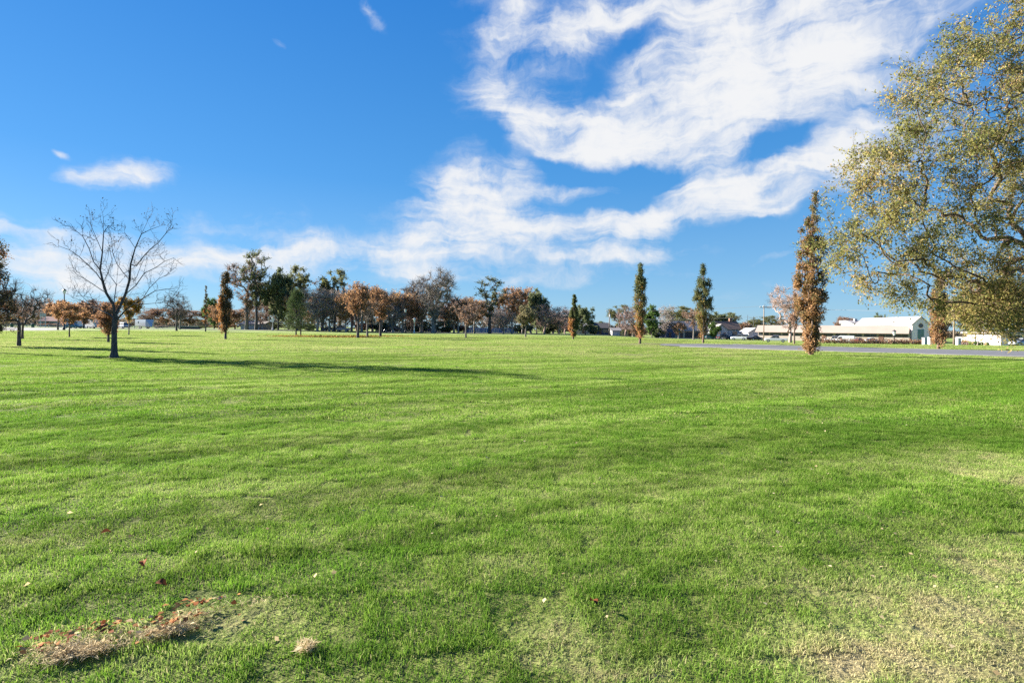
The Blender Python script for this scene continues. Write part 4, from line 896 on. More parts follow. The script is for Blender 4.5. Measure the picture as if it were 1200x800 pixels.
# --- the big leafy tree at the right
def big_tree():
    rng = np.random.default_rng(301); Y0 = 16.5
    b = at(1262, Y0); b = Vector((b.x, b.y, gz(b.x, b.y)))
    def p(px, row, dy): return np.array([(px - 600) / F * (Y0 + dy) - b.x, dy, zat(px, row, Y0 + dy) - b.z])
    # masses of foliage: picture position, depth, radius (m), points
    masses = [(990, 285, 0, .55, 18), (1010, 250, .4, .7, 26), (1030, 215, -.5, .8, 30), (1022, 180, .6, .5, 16), (1055, 175, .2, .8, 28), (1058, 115, -.3, .5, 14), (1075, 140, .7, .8, 26), (1100, 95, .2, .75, 26), (1125, 60, -.6, .7, 24), (1160, 45, .6, .9, 28), (1195, 20, 0, .9, 24),
              (1000, 300, -.6, .45, 12), (1050, 265, -.8, .85, 34), (1080, 230, .5, .9, 34), (1090, 300, -.6, .8, 36), (1060, 310, .8, .5, 16), (1120, 180, -.9, .9, 34), (1150, 110, .8, 1.0, 34), (1120, 260, 1.0, .9, 34), (1140, 320, 0, .8, 36), (1110, 330, .6, .5, 14), (1170, 290, -.9, .9, 38), (1165, 360, -.4, .7, 30), (1195, 340, .7, .9, 34), (1135, 365, .9, .5, 14),
              (1180, 200, .8, 1.0, 36), (1200, 130, -.8, 1.1, 34), (1215, 260, -1.4, 1.1, 34), (1225, 80, .9, 1.2, 30), (1240, 190, 1.8, 1.2, 30), (1250, 320, -1.8, 1.2, 34), (1270, 120, -2.2, 1.4, 30), (1290, 230, 2.2, 1.5, 34), (1300, 40, 0, 1.4, 30), (1330, 330, 0, 1.4, 30), (1360, 180, -1.5, 1.6, 40), (1380, 280, 1.5, 1.5, 30), (1340, 90, 1.5, 1.5, 30), (1250, -20, -.5, 1.3, 26), (1025, 330, -.2, .35, 7), (1048, 338, .3, .35, 7), (1072, 345, -.5, .4, 9), (1012, 318, .4, .3, 6), (1092, 352, .3, .4, 8), (1145, 368, .9, .5, 20), (1180, 362, -.3, .7, 28), (1215, 350, .8, .9, 24), (1175, 330, 1.2, .8, 24), (1190, 240, .4, .9, 28), (1200, 180, -.6, .9, 26), (1140, 220, -.4, .8, 24), (1160, 160, .2, .8, 22), (1120, 130, .4, .7, 18), (1195, 80, -.6, .9, 24)]
    T = np.concatenate([p(px, row, dy) + rng.normal(0, .52, (n, 3)) * r for px, row, dy, r, n in masses])
    trunk = np.array([[0, 0, -.2], [.03, .02, .8], [-.05, .05, 1.7], [-.02, 0, 2.6], [.1, -.05, 4.0], [.05, .1, 5.6], [.2, 0, 7.2], [.1, 0, 8.6]])
    make_tree('elm_tree', 'large leafy olive tree filling the right edge of the view', 'tree', b, 302, T, trunk,   .26, .005, 'brown', 'elm', step=.34, fork=4, lift=.10, jit=.035, per=5, tl=.62, tr=.004, up=-.12, last=2,
              leaves=11, lsize=.092, droop=.5, spread_l=.06, ratio=.42, kbig=10, e=1.55,
              tint=lambda P, r: .56 + .10 * np.sin(P[:, 0] * 1.9 + 1) + .10 * np.sin(P[:, 2] * 2.3) + .24 * np.clip((3.2 - P[:, 2]) / 3, 0, 1) * 1.0 + r.normal(0, .2, len(P)))
big_tree()

# ------------------------------------------------------------------ buildings
def window(parent, x0, x1, z0, z1, y, frame='white', pane='glass', name='window'):
    f = .07; mb = MB()
    mb.box(x0, x1, y - .06, y + .02, z0, z0 + f); mb.box(x0, x1, y - .06, y + .02, z1 - f, z1); mb.box(x0, x0 + f, y - .06, y + .02, z0 + f, z1 - f); mb.box(x1 - f, x1, y - .06, y + .02, z0 + f, z1 - f)
    if x1 - x0 > 1: xm = (x0 + x1) / 2; mb.box(xm - f / 2, xm + f / 2, y - .055, y + .02, z0 + f, z1 - f)
    w = mb.out(name, M[frame], parent)
    MB().box(x0 + f, x1 - f, y - .03, y + .015, z0 + f, z1 - f).out('pane', M[pane], w)
    return w
def door(parent, x0, x1, z1, y, m='doorwood'):
    d = MB().box(x0, x1, y - .05, y + .02, 0, z1).out('door', M[m], parent)
    MB().box(x1 - .18, x1 - .1, y - .1, y - .05, .95, 1.1).out('handle', M['steel'], d); return d

def house(label, px, Y, wpx, row_eave, row_ridge, wall, roof, side='eave', deep=8, wins=(), dr=None, garage=None, chim=None, turn=0, name='house', cat='house'):
    """wins and doors as shares of the front width; front faces the camera"""
    b = at(px, Y); w = wpx / F * Y; he = zat(px, row_eave, Y) - b.z; hr = zat(px, row_ridge, Y) - b.z
    r = thing(name, label, cat, b, turn)
    mb = MB()
    if side == 'eave':
        mb.prism([(-0, -.3), (deep, -.3), (deep, he), (deep / 2, hr - .05), (0, he)], 'x', -w / 2, w / 2)
    else:
        mb.prism([(-w / 2, -.3), (w / 2, -.3), (w / 2, he), (0, hr - .05), (-w / 2, he)], 'y', 0, deep)
    mb.out('wall', M[wall], r)
    o = .5; t = .16; mb = MB()
    if side == 'eave':
        s = (hr - he) / (deep / 2)
        mb.prism([(-o, he - s * o), (deep / 2, hr), (deep + o, he - s * o), (deep + o, he - s * o + t), (deep / 2, hr + t), (-o, he - s * o + t)], 'x', -w / 2 - o, w / 2 + o)
    else:
        s = (hr - he) / (w / 2)
        mb.prism([(-w / 2 - o, he - s * o), (0, hr), (w / 2 + o, he - s * o), (w / 2 + o, he - s * o + t), (0, hr + t), (-w / 2 - o, he - s * o + t)], 'y', -o, deep + o)
    rf = mb.out('roof', M[roof], r)
    if chim is not None: MB().box(chim * w - .45, chim * w + .45, deep / 2 - .45, deep / 2 + .45, hr - .6, hr + 1.3).out('chimney', M['brick'], rf)
    for a, c, z0, z1 in wins: window(r, a * w, c * w, z0 * he, z1 * he, -.005)
    if dr is not None: door(r, dr * w - .5, dr * w + .5, min(2.05, he * .85), -.005)
    if garage: MB().box(garage[0] * w, garage[1] * w, -.06, .02, 0, he * .75).out('garage_door', M[garage[2]], r)
    return r
house('small house with a maroon roof behind the car park', 56, 205, 22, 376, 371, 'grey', 'maroon', wins=((-.3, -.1, .35, .75), (.12, .32, .35, .75)), dr=0)
house('low white garage under the tall sparse tree', 295, 178, 26, 380, 376.5, 'white', 'greyroof', wins=((.25, .4, .4, .75),), garage=(-.32, .1, 'white'), name='garage', cat='garage')
house('pale cottage partly hidden by the round dark green tree', 684, 215, 20, 382, 377, 'cream', 'greyroof', wins=((-.3, -.1, .35, .8), (.1, .35, .35, .8)), dr=-.02)
house('dark roofed house left of the wooden utility pole', 703, 215, 24, 384, 378.5, 'navy', 'darkroof', wins=((-.36, -.16, .3, .75), (.15, .38, .3, .75)), dr=.02)
house('small white shed beside the wooden utility pole', 722, 188, 9, 387, 384.5, 'white', 'greyroof', garage=(-.3, .25, 'white'), deep=4, name='shed', cat='shed')
house('brown roofed house behind the slim green and orange column', 738, 212, 26, 386, 381, 'tan', 'brownroof', wins=((-.3, -.12, .3, .75), (.12, .3, .3, .75)), dr=.0)
house('dark blue house with a white porch corner', 783, 200, 16, 384, 378, 'navy', 'darkroof', 'gable', wins=((-.28, -.08, .35, .75),), dr=.15)
house('long low house with grey brown roof and dark carport openings', 808, 202, 42, 386.5, 376.5, 'tan', 'greyroof', wins=((-.42, -.32, .3, .8),), garage=(-.12, .32, 'dark'), dr=-.22)  # dark flat panel stands in for the shade inside the carport openings
house('house with a dark roof and red chimney behind parked cars', 852, 212, 30, 385, 376.5, 'grey', 'brownroof', wins=((-.4, -.22, .3, .75), (.2, .4, .3, .75)), dr=0, chim=.28)
house('small grey gable fronted house right of the red chimney', 845, 206, 16, 386, 380, 'grey', 'greyroof', 'gable', wins=((-.25, .0, .3, .75),), dr=.25, deep=5)
house('little white gable roofed garage behind the dark parked cars', 885, 198, 15, 389, 384.5, 'white', 'white', 'gable', garage=(-.3, .3, 'grey'), name='garage', cat='garage')

def long_building():
    Yb = 158; A = at(888, 176); B = at(1066, 150)
    d = Vector((B.x - A.x, B.y - A.y, 0)); L = d.length; ang = math.atan2(d.y, d.x)
    z = (A.z + B.z) / 2
    r = thing('school_building', 'long low cream building with a deep sloping fascia and a strip of windows', 'building', (A.x, A.y, z), ang)
    deep = 16; zw0, zw1, ztop = 1.4, 2.45, 4.7
    mb = MB(); mb.box(0, L, 0, deep, -.4, zw0); mb.box(0, L, .25, deep, zw0, zw1 + .3)
    mb.out('wall', M['cream'], r)
    mb = MB(); mb.prism([(-.9, zw1), (-.9, zw1 + .12), (1.9, ztop), (deep, ztop), (deep, zw1 + .31), (.3, zw1 + .31)], 'x', -.6, L - .1)
    rf = mb.out('roof', mat('cream_metal_roof', (.34, .275, .23), .7, .05, .5), r)
    for k in range(int(L / 6.2)):
        x = 3 + k * 6.2; MB().lathe([(.16, 0), (.16, .55), (.22, .56), (.22, .62)], 8, (x, 1.0)).out('vent_pipe', M['steel'], rf).location = (0, 0, zw1 + .75)
    n = int(L / 3.4)
    for k in range(n):
        x0 = k * L / n + .15; window(r, x0, x0 + L / n - .5, zw0 + .03, zw1 - .03, .235, 'concrete')
    door(r, L * .46, L * .46 + 1.2, 2.05, -.005); door(r, L * .82, L * .82 + 1.2, 2.05, -.005)
    # raised white rear roof
    return ang
long_building()

def hall():
    Y = 150; b = at(1079, Y); r = thing('hall', 'white gabled hall with round window and teal window ending the cream building', 'building', b, math.radians(-4))
    w = 19.5 / F * Y; he = zat(1079, 380, Y) - b.z; hr = zat(1079, 371, Y) - b.z; deep = 28
    wl = MB(); wl.prism([(-w / 2, -.4), (w / 2, -.4), (w / 2, he), (0, hr - .12), (-w / 2, he)], 'y', 0, deep); wl.out('wall', M['hall_white'], r)
    o = .25; s = (hr - he) / (w / 2); t = .14
    MB().prism([(-w / 2 - o, he - s * o), (0, hr), (w / 2 + o, he - s * o), (w / 2 + o, he - s * o + t), (0, hr + t), (-w / 2 - o, he - s * o + t)], 'y', -.25, deep + .3).out('roof', M['hall_roof'], r)
    fr = MB().lathe([(.62, 0), (.62, .06)], 20); V = np.array(fr.v); fr.v = [(p[0], -.02 - p[2], p[1] + he * .93) for p in V]; f = fr.out('round_window', M['brick'], r)
    gl = MB().lathe([(.45, 0), (.45, .09)], 20); V = np.array(gl.v); gl.v = [(p[0], -.02 - p[2], p[1] + he * .93) for p in V]; gl.out('pane', M['glass'], f)
    window(r, -.85, .85, 1.0, he * .74, -.005, 'grey', 'teal')
    w2 = window(r, -.85, .85, .05, .9, -.005, 'grey', 'teal')
hall()
# low white-roofed hall wing behind, its roof stepping up over the cream building
r = thing('rear_hall', 'white roofed wing rising just behind the long cream building', 'building', at(1035, 182), math.radians(-10)); b = at(1035, 182)
zr = zat(1035, 375.2, 182) - b.z; zl = zat(1035, 379, 182) - b.z
MB().box(-9, 10.5, 0, 10, -.4, zl).out('wall', M['white'], r)
MB().prism([(-.5, zl + .003), (10.5, zl + .003), (10.5, zr), (5, zr)], 'x', -9.5, 11).out('roof', M['hall_roof'], r)
MB().box(-7.5, -6.7, 3, 4, zl + .6, zr + .5).out('vent', M['grey'], r)

# flat roofed white house and garden wall at the right edge
b = at(1190, 105); r = thing('flat_roofed_house', 'flat roofed white house with a dark garage opening at the right edge', 'house', b)
w = 7.5; hz = zat(1190, 391, 105) - b.z
MB().box(-2.8, w, 0, 8, -.4, hz).out('wall', M['hall_white'], r); MB().box(-3.6, w + .6, -.7, 8.5, hz + .003, hz + .28).out('roof', M['greyroof'], r)
MB().box(-1.2, .95, -.05, .02, 0, hz * .86).out('garage_door', M['dark'], r); window(r, 2.2, 4.2, .8, hz * .8, -.005)
def wall_run(name, label, cat, px0, px1, Y0, Y1, row_top, m, th=.25, post=None, rails=None, pickets=None):
    a, c = at(px0, Y0), at(px1, Y1); d = c - a; L = math.hypot(d.x, d.y); z = min(a.z, c.z); r = thing(name, label, cat, (a.x, a.y, z), math.atan2(d.y, d.x))
    h = zat((px0 + px1) / 2, row_top, (Y0 + Y1) / 2) - z
    if rails:
        mb = MB()
        for k in range(rails): zz = h * (k + 1) / rails; mb.box(0, L, -.04, .04, zz - .12, zz)
        mb.out('rails', M[m], r)
    elif pickets:
        mb = MB(); n = int(L / pickets)
        for k in range(n): x = k * L / n; mb.box(x, x + L / n * .93, -.03, .03, -.2, h)
        mb.out('boards', M[m], r)
    else: MB().box(0, L, 0, th, -.4, h).out('panel', M[m], r); MB().box(-.05, L + .05, -.05, th + .05, h + .002, h + .1).out('coping', M['concrete'], r)
    if post:
        n = max(2, int(L / post) + 1)
        for k in range(min(n, 60)): x = k * L / (n - 1); MB().box(x - .07, x + .07, .041, .18, -.3, h + .08).out('post', M[m], r)
    return r
wall_run('garden_wall', 'low white garden wall left of the flat roofed house', 'wall', 1120, 1172, 118, 112, 395, 'white')
wall_run('board_fence', 'lavender grey board fence behind the middle of the far tree line', 'fence', 543, 607, 200, 200, 384, 'bluegrey', pickets=.6, post=3)
wall_run('board_fence', 'dark blue board fence behind the young trees', 'fence', 440, 528, 204, 204, 384, 'navy', pickets=.6, post=3)
wall_run('rail_fence', 'pale rail fence along the street at the far left', 'fence', -20, 232, 172, 176, 381, 'steel', rails=2, post=6)
wall_run('picnic_shelter_wall', 'low dark wall right of the round headed bare tree', 'wall', 209, 234, 168, 168, 383, 'dark')

# ------------------------------------------------------------------ hedges in front of the cream building
def hedge(px0, px1, Y, row_top, label, leafm, seed):
    rng = np.random.default_rng(seed); a, c = at(px0, Y), at(px1, Y); L = c.x - a.x; h = zat((px0 + px1) / 2, row_top, Y) - a.z
    r = thing('hedge', label, 'hedge', a, 0, 'hedges in front of the cream building'); n = int(L * 130)
    P = np.c_[rng.uniform(0, L, n), rng.normal(0, .35, n), h * rng.random(n) ** .7 * (.75 + .25 * np.sin(rng.uniform(0, L, n)))]
    lv, lf, lt = leaf_arrays(rng, P, .3, rng.random(n), .6); build('foliage', lv, lf, LEAF[leafm], r, attrs={'tint': lt})
    A = np.c_[np.linspace(.2, L - .2, 30), rng.normal(0, .1, 30), np.full(30, -.1)]; tv, tf = twig_arrays(A, A + [0, 0, h * .4], A + [.1, .1, h * .8], .03, .01); build('stems', tv, tf, BARK['brown'], r)
hedge(962, 1005, 120, 396.3, 'brown hedge in front of the white van', 'rust', 401); hedge(1005, 1040, 119, 396.2, 'red brown hedge in front of the window strip', 'rust', 402); hedge(1040, 1068, 118, 396.8, 'low rusty hedge left of the gabled hall', 'rust', 403)
hedge(1069, 1092, 118, 397.6, 'orange brown low hedge before the hall gable', 'orange', 404); hedge(1126, 1137, 112, 398.5, 'rust hedge at the foot of the garden wall', 'rust', 405); hedge(1137, 1175, 108, 399.6, 'low green hedge along the garden wall', 'fresh', 406)

# ------------------------------------------------------------------ poles, lamps, cables
UP = 'wooden utility poles'
def utility_pole(px, Y, top, label, arms=True, m='pole', r0=.16):
    b = at(px, Y); h = wh(px, top, Y); r = thing('utility_pole', label, 'utility pole', b, 0, UP)
    MB().tube([(0, 0, -.3), (0, 0, h * .5), (0, 0, h)], [r0, r0 * .85, r0 * .65], 8).out('shaft', M[m], r, smooth=True)
    if arms:
        ca = MB().box(-1.2, 1.2, -.2, -.08, h - .7, h - .52).out('crossarm', M[m], r)
        for x in (-1.05, -.4, .4, 1.05): MB().lathe([(.05, h - .52), (.08, h - .44), (.05, h - .3)], 8, (x, -.14)).out('insulator', M['steel'], ca)
    return r, Vector((b.x, b.y, b.z + h))
_, t0 = utility_pole(714, 178, 362.5, 'wooden utility pole with crossarm left of the slim green and orange column'); _, t1 = utility_pole(895, 150, 357.5, 'tall wooden utility pole left of the white pickup')
utility_pole(876, 225, 369, 'thin pole behind the white car', False, 'dark', .1); utility_pole(883, 215, 370.5, 'thin dark pole above the white gabled garage', False, 'dark', .1)
_, t2 = utility_pole(1118, 112, 361, 'pale wooden utility pole right of the gabled hall', True, 'pole', .19)
b = at(713, 178); MB().lathe([(.22, 0), (.24, .05), (.24, .8), (.2, .85)], 10).out('transformer', M['steel'], bpy.data.objects['utility_pole']).location = (.05, -.42, 6.0)
def cable(p, q, sag, label):
    P = [p.lerp(q, t) + Vector((0, 0, -sag * 4 * t * (1 - t))) for t in np.linspace(0, 1, 24)]
    tag(MB().tube([tuple(v) for v in P], .028, 5).out('power_cable', M['wire']), label, 'cable', 'overhead cables between the utility poles')
cable(t0 + Vector((1.0, 0, -.3)), t1 + Vector((-1, 0, -.3)), .5, 'upper overhead cable between the two utility poles in the middle right'); cable(t0 + Vector((0, 0, -2.9)), t1 + Vector((0, 0, -3.0)), .6, 'lower overhead cable between the two utility poles in the middle right')
cable(t1 + Vector((1, 0, -.3)), t2 + Vector((-1, 0, -.3)), .6, 'overhead cable running right towards the pole by the hall')

def lamp_post(px, Y, top, label, m='dark', glow=False):
    b = at(px, Y); h = wh(px, top, Y); r = thing('street_lamp', label, 'street lamp', b, 0, 'lamp posts in the park'); k = h / 9
    MB().lathe([(.26, -.2), (.26, .5), (.16, .7), (.12, 1.0), (.09, h - 1.3), (.14, h - 1.25)], 10).out('post', M[m], r, smooth=True)
    ln = MB().lathe([(.16, h - 1.25), (.30, h - .75), (.34, h - .45)], 8).out('lantern', M['lamp'], r); MB().lathe([(.42, h - .449), (.30, h - .25), (.08, h - .1), (.05, h)], 8).out('cap', M[m], ln)
lamp_post(75, 122, 338, 'tall black lamp post with lantern by the car park')
lamp_post(475, 160, 361, 'dark lamp post with pale globe under the orange tops'); lamp_post(485.5, 150, 372, 'short pale lamp post left of the largest bare tree', 'steel'); lamp_post(319.5, 160, 371, 'white post lamp right of the white garage', 'white')
lamp_post(1048, 118, 386, 'small dark lamp post in front of the cream building near the hall')

# sapling with white trunk, roadside boxes, sign
b = at(1146, 78); rng = np.random.default_rng(500); h = wh(1146, 371, 78)
make_tree('sapling', 'thin white trunked sapling on the verge beyond the road', 'tree', b, 501, broad(rng, 40, .8, .45 * h, h, 8), straight(rng, h * .85, 6, .01), .06, .008, 'pale', 'pale', step=.3, per=4, tl=.3, tr=.006, leaves=1, lsize=.1)
def utility_box(px, Y, row, w, label):
    b = at(px, Y); h = zat(px, row, Y) - b.z; r = thing('utility_box', label, 'utility box', b, 0, 'utility boxes on the verge')
    MB().box(-w / 2, w / 2, -.3, .3, -.05, h).out('cabinet', M['box'], r, .02); MB().box(-w / 2 - .04, w / 2 + .04, -.34, .34, h + .002, h + .08).out('lid', M['steel'], r); MB().box(w * .25, w * .3, -.35, -.301, h * .45, h * .6).out('handle', M['dark'], r)
utility_box(1123, 96, 396.6, .55, 'pale utility box at the foot of the pole by the hall'); utility_box(1083.5, 100, 396, .5, 'pale post box left of the orange column'); utility_box(1090, 102, 395.4, .45, 'white post box touching the orange column')
b = at(50, 172); r = thing('notice_board', 'white board on two posts behind the car park', 'sign', b); zt = zat(50, 366, 172) - b.z; zb = zat(50, 370.5, 172) - b.z
MB().box(-1, 1, -.05, .05, zb, zt).out('board', M['white'], r)
for x in (-.8, .8): MB().box(x - .06, x + .06, .051, .15, -.2, zt).out('post', M['steel'], r)
for px, lab in ((14, 'dark green litter bin at the far left of the car park'), (38.5, 'dark litter bin right of the two leftmost trees')):
    b = at(px, 158); r = thing('litter_bin', lab, 'litter bin', b, 0, 'litter bins by the car park'); MB().lathe([(.36, 0), (.42, .9), (.42, 1.0)], 12).out('body', M['green'], r); MB().lathe([(.45, 1.001), (.40, 1.15), (.15, 1.28)], 12).out('lid', M['dark'], r)

# ------------------------------------------------------------------ vehicles
def loft(stations):
    """stations along x: (x, half width low, half width high, z low, z high) with rounded shoulders"""
    V, n = [], 8
    for x, wl, wh_, z0, z1 in stations:
        zm = z0 + (z1 - z0) * .62
        V += [(x, -wl * .92, z0), (x, -wl, z0 + (z1 - z0) * .15), (x, -wl, zm), (x, -wh_, z1), (x, wh_, z1), (x, wl, zm), (x, wl, z0 + (z1 - z0) * .15), (x, wl * .92, z0)]
    m = len(stations); Fc = [[j * n + i, j * n + (i + 1) % n, (j + 1) * n + (i + 1) % n, (j + 1) * n + i] for j in range(m - 1) for i in range(n)]
    return V, Fc + [list(range(n)), list(range((m - 1) * n, m * n))[::-1]]
def vehicle(name, label, cat, px, Y, kind, paint, heading, scale=1.0, group='parked vehicles'):
    b = at(px, Y); r = thing(name, label, cat, b, heading, group); r.scale = (scale,) * 3
    S = {  # body stations, cabin stations, axle positions, tyre radius
        'sedan': ([(-2.2, .7, .6, .35, .75), (-2.1, .85, .75, .25, .92), (-1.3, .9, .78, .22, .98), (0, .9, .8, .2, .95), (1.2, .9, .78, .22, .92), (2.0, .84, .7, .25, .75), (2.2, .68, .55, .35, .62)], [(-1.55, .70, .60, .9, .95), (-.9, .76, .58, .9, 1.40), (.1, .76, .58, .9, 1.45), (1.05, .74, .62, .88, .95)], (-1.35, 1.35), .32),
        'suv': ([(-2.3, .75, .68, .4, .95), (-2.2, .92, .84, .3, 1.08), (-1.0, .95, .86, .28, 1.1), (.9, .95, .86, .28, 1.08), (2.1, .9, .78, .3, .98), (2.3, .74, .62, .4, .82)], [(-2.15, .82, .70, 1.05, 1.12), (-1.95, .84, .68, 1.05, 1.72), (.1, .84, .68, 1.05, 1.78), (1.0, .82, .70, 1.03, 1.12)], (-1.4, 1.4), .37),
        'pickup': ([(-2.8, .88, .84, .5, 1.08), (-2.7, .95, .9, .42, 1.12), (-.9, .95, .9, .4, 1.12), (1.0, .95, .9, .4, 1.14), (2.5, .92, .84, .42, 1.08), (2.75, .8, .7, .5, .9)], [(-.95, .84, .74, 1.1, 1.16), (-.75, .85, .70, 1.1, 1.80), (.55, .85, .70, 1.1, 1.84), (1.35, .83, .74, 1.1, 1.18)], (-1.75, 1.75), .39),
        'van': ([(-2.8, .9, .86, .4, 2.2), (-2.7, .97, .88, .32, 2.38), (1.2, .97, .88, .32, 2.4), (1.6, .96, .86, .32, 2.25), (2.3, .93, .84, .34, 1.2), (2.75, .85, .72, .42, .98)], [(.75, .975, .97, 1.25, 1.95), (1.30, .975, .95, 1.25, 2.0), (1.62, .97, .885, 1.25, 1.98), (2.15, .94, .85, 1.22, 1.35)], (-1.8, 1.75), .38),
        'trailer': ([(-3.2, 1.1, 1.08, .6, 2.6), (-3.15, 1.16, 1.12, .55, 2.7), (2.4, 1.16, 1.12, .55, 2.7), (2.45, 1.1, 1.08, .6, 2.6), (3.3, .12, .1, .55, .68)], [(-1.6, 1.165, 1.16, 1.5, 2.1), (-1.0, 1.165, 1.16, 1.5, 2.1)], (-.9, -.2), .36),
    }[kind]
    st, cab, axles, tr = S
    V, Fc = loft(st); body = MB().add(V, Fc).out('body', M[paint], r, smooth=False)
    V, Fc = loft(cab); MB().add(V, Fc).out('window', M['glass'], r)
    if kind in ('sedan', 'suv', 'pickup'):
        a, c = cab[1], cab[2]; MB().add(*loft([(a[0] - .05, a[2] * .96, a[2] * .9, a[4] - .03, a[4] + .04), (c[0] + .05, c[2] * .98, c[2] * .92, c[4] - .03, c[4] + .04)])).out('roof', M[paint], r)
        for s in (-1, 1):
            xm = (a[0] + c[0]) / 2; MB().box(xm - .05, xm + .05, min(s * .66, s * .87), max(s * .66, s * .87), a[3], a[4] - .35).out('pillar', M[paint], r)
    if kind == 'pickup': MB().box(-2.6, -1.0, -.78, .78, .9, 1.125).out('cargo_bed', M['dark'], r)
    for x in axles:
        for s in (-1, 1):
            ty = MB().lathe([(tr * .72, -.11), (tr, -.09), (tr, .09), (tr * .72, .11)], 18); vv = np.array(ty.v); ty.v = [(x + p[0], s * (st[2][1] - .08) + p[2], tr + p[1]) for p in vv]
            wl = ty.out('wheel', M['tyre'], r); rm = MB().lathe([(tr * .62, -.115), (tr * .62, .115)], 14); vv = np.array(rm.v); rm.v = [(x + p[0], s * (st[2][1] - .08) + p[2], tr + p[1]) for p in vv]; rm.out('rim', M['rim'], wl)
    if kind != 'trailer':
        xf = st[-2][0]; zf = (st[-2][3] + st[-2][4]) / 2 + .1; wf = st[-2][1]
        for s in (-1, 1):
            MB().box(xf - .08, xf + .14, s * wf * .72 - .14, s * wf * .72 + .14, zf - .08, zf + .08).out('headlight', M['lamp'], r)
            xb, wb = st[1][0], st[1][1]; MB().box(xb - .12, xb + .05, s * wb * .8 - .1, s * wb * .8 + .1, st[1][4] * .62, st[1][4] * .62 + .2).out('tail_light', M['taillamp'], r)
        MB().box(st[0][0] - .06, st[0][0] + .06, -st[0][1], st[0][1], st[0][3], st[0][3] + .16).out('bumper', M['dark'], r)
PI = math.pi
vehicle('white_van', 'white van parked behind the car park, left of the forked bare trunk', 'van', 110, 152, 'van', 'carwhite', PI - .5)
vehicle('pickup_truck', 'white truck seen partly behind the white van at the car park', 'truck', 96.5, 160, 'van', 'carwhite', PI - .05, .95)
vehicle('parked_car', 'silver car right of the forked bare trunk on the left', 'car', 144, 158, 'suv', 'carsilver', PI - .5)
vehicle('box_trailer', 'grey box trailer near the pale rail fence', 'trailer', 170, 160, 'trailer', 'carsilver', -.5)
vehicle('parked_car', 'blue green car left of the white van', 'car', 86, 150, 'sedan', 'carteal', 0)
vehicle('parked_car', 'dark car parked under the grey bare trees right of the pine', 'car', 386, 187, 'sedan', 'carblack', 0)
vehicle('parked_car', 'white car parked behind the young trees', 'car', 402, 188, 'suv', 'carwhite', 0)
vehicle('parked_car', 'black car by the dark board fence', 'car', 458, 187, 'suv', 'carblack', PI)
vehicle('parked_car', 'blue green car beside the broad column, left of the red chimney house', 'car', 833, 176, 'suv', 'carteal', .3)
vehicle('parked_car', 'black car in front of the red chimney house', 'car', 849, 170, 'suv', 'carblack', .2)
vehicle('parked_car', 'white sport utility car right of the black car', 'car', 866, 166, 'suv', 'carwhite', PI - .5)
vehicle('parked_car', 'dark red car behind the black car near the small white garage', 'car', 874, 176, 'suv', 'carred', 1.0)
vehicle('parked_car', 'black car in front of the small white garage', 'car', 886, 165, 'sedan', 'carblack', .1)
vehicle('pickup_truck', 'white pickup truck in front of the long cream building, under the pinkish bare tree', 'truck', 909, 138, 'pickup', 'carwhite', PI - .45, .95)
vehicle('white_van', 'white van in front of the window strip of the cream building', 'van', 990, 142, 'van', 'carwhite', PI - .6, .78)
vehicle('pickup_truck', 'white pickup beside the white van at the cream building', 'truck', 979, 146, 'pickup', 'carwhite', -.6, .9)
vehicle('parked_car', 'dark red car at the middle of the cream building', 'car', 1005.5, 146, 'sedan', 'carred', 1.4, .9)
vehicle('parked_car', 'white car below the windows of the cream building near the hall', 'car', 1022, 144, 'sedan', 'carwhite', .1, .9)
vehicle('parked_car', 'silver car in front of the flat roofed house at the right edge', 'car', 1198, 98, 'sedan', 'carsilver', PI, .9)

# ------------------------------------------------------------------ dead grass and fallen leaves on the lawn
def litter(name, label, kind, spots, size, m, seed, ratio, lift=.03, cat='leaves'):
    rng = np.random.default_rng(seed); P = []
    for px, row, rx, ry, ang, n in spots:
        c = ground_at(px, row); p = rng.normal(0, .5, (n, 2)) * [rx, ry]; a = math.radians(ang); p = p @ np.array([[math.cos(a), math.sin(a)], [-math.sin(a), math.cos(a)]])
        p += [c.x, c.y]; P.append(np.c_[p, terrain(p[:, 0], p[:, 1]) + lift + rng.random(n) * .02])
    P = np.concatenate(P); n = len(P)
    a = np.c_[rng.normal(0, 1, (n, 2)), rng.normal(0, .25, n)]; a = unit(a); b_ = unit(np.cross(np.array([0, 0, 1.]) + rng.normal(0, .35, (n, 3)), a)); L = (size * rng.uniform(.5, 1.3, n))[:, None]; W = L * ratio / 2
    up = np.array([0, 0, 1.]) * L * rng.uniform(-.05, .2, (n, 1))
    V = np.stack([P, P + a * L * .5 + b_ * W + up, P + a * L, P + a * L * .5 - b_ * W + up], 1).reshape(-1, 3)
    o = build(name, V, (np.arange(n) * 4)[:, None] + np.arange(4)[None], M[m], attrs={'tint': np.repeat(rng.random(n), 4)}); tag(o, label, cat); structure(o, kind); return o
litter('dead_grass', 'straw coloured dead grass clippings lying on the lawn at the lower left', 'stuff', [(98, 770, .17, .060, 22, 1500), (80, 764, .14, .05, 22, 500), (198, 745, .13, .045, 26, 1100), (228, 728, .12, .04, 22, 300), (150, 757, .35, .09, 24, 220), (300, 712, .25, .05, 15, 120)], .045, 'straw', 601, .065, .02, 'dead grass')
litter('fallen_leaves', 'red brown fallen leaves around the dead grass at the lower left', 'stuff', [(105, 750, .28, .04, 24, 60), (195, 738, .22, .06, 24, 50), (240, 715, .14, .03, 18, 45), (60, 768, .12, .06, 22, 25), (170, 750, .5, .12, 22, 30)], .032, 'deadleaf', 602, .7, .045)
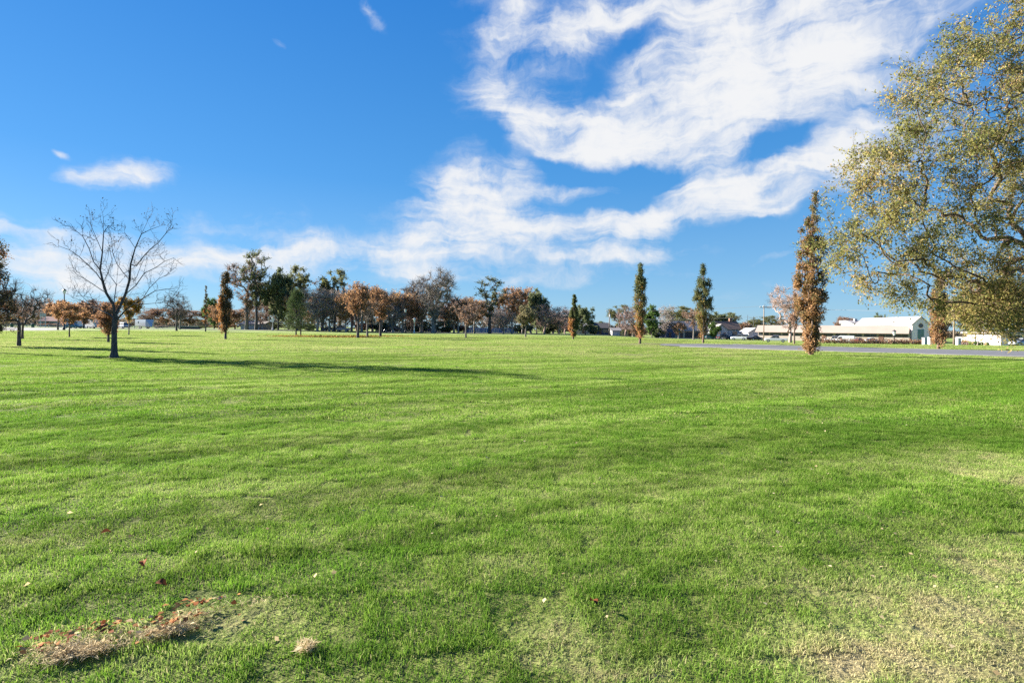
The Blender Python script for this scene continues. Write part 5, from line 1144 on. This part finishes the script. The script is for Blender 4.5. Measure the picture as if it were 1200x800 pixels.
litter('fallen_leaves', 'yellow brown leaf litter on the far grass around the young trees', 'stuff', [(372, 394.6, 6, 3.5, 0, 5200), (398, 395.2, 5, 2.5, 0, 3400), (440, 394, 7, 2.5, 0, 1400)], .22, 'goldleaf', 603, .8, .07)
litter('fallen_leaves', 'single dry leaves scattered over the open lawn', 'stuff', [(600, 620, 4.2, 2.4, 0, 26), (950, 560, 5, 3.5, 0, 50), (1050, 700, 1.6, 1.2, 0, 40), (300, 640, 2, 1.4, 0, 12), (1080, 490, 7, 6, 0, 130), (700, 470, 14, 9, 0, 60)], .032, 'straw', 604, .75, .05)
def clump(px, row, r, label, seed, m='straw', n=420, ratio=.06, ln=.042):
    rng = np.random.default_rng(seed); c = ground_at(px, row); d = unit(rng.normal(0, 1, (n, 3))); d[:, 2] = np.abs(d[:, 2]) * .6; P = d * r * rng.random((n, 1)) ** .4 * .8
    lv, lf, lt = leaf_arrays(rng, P, ln, rng.random(n), ratio, 0, .4); o = build('grass_clump', lv, lf, M[m], attrs={'tint': lt}); o.location = (c.x, c.y, c.z + .02); tag(o, label, 'grass clump')
clump(363, 763, .06, 'grey dead tuft of grass lying on the lawn right of the straw heap', 611)
for px, row, lab, sd in ((175, 667, 'single red leaf standing in the grass above the straw heap', 621), (192, 693, 'dark curled leaf on the grass just above the straw heap', 622), (124, 631, 'small red leaf on the grass upper left of the straw heap', 623), (697, 722, 'dark dead leaf on the grass left of centre right', 624)):
    rng = np.random.default_rng(sd); c = ground_at(px, row); V = []; n = 7
    for i, t in enumerate(np.linspace(0, 1, n)):
        wd = .022 * math.sin(math.pi * min(1, t * .95 + .03)) + .001; zc = .012 * math.sin(t * 3.1) + .05
        V += [((t - .5) * .07, -wd, zc + wd * .6), ((t - .5) * .07, 0, zc), ((t - .5) * .07, wd, zc + wd * .6)]
    Fc = [[i * 3 + k, i * 3 + k + 1, i * 3 + 4 + k, i * 3 + 3 + k] for i in range(n - 1) for k in (0, 1)]
    o = build('fallen_leaf', V, Fc, M['deadleaf'], attrs={'tint': np.full(len(V), .25 if 'red' in lab else .02)}); o.location = c; o.rotation_euler = (.3, .2, sd); tag(o, lab, 'leaf', 'single leaves on the near lawn')
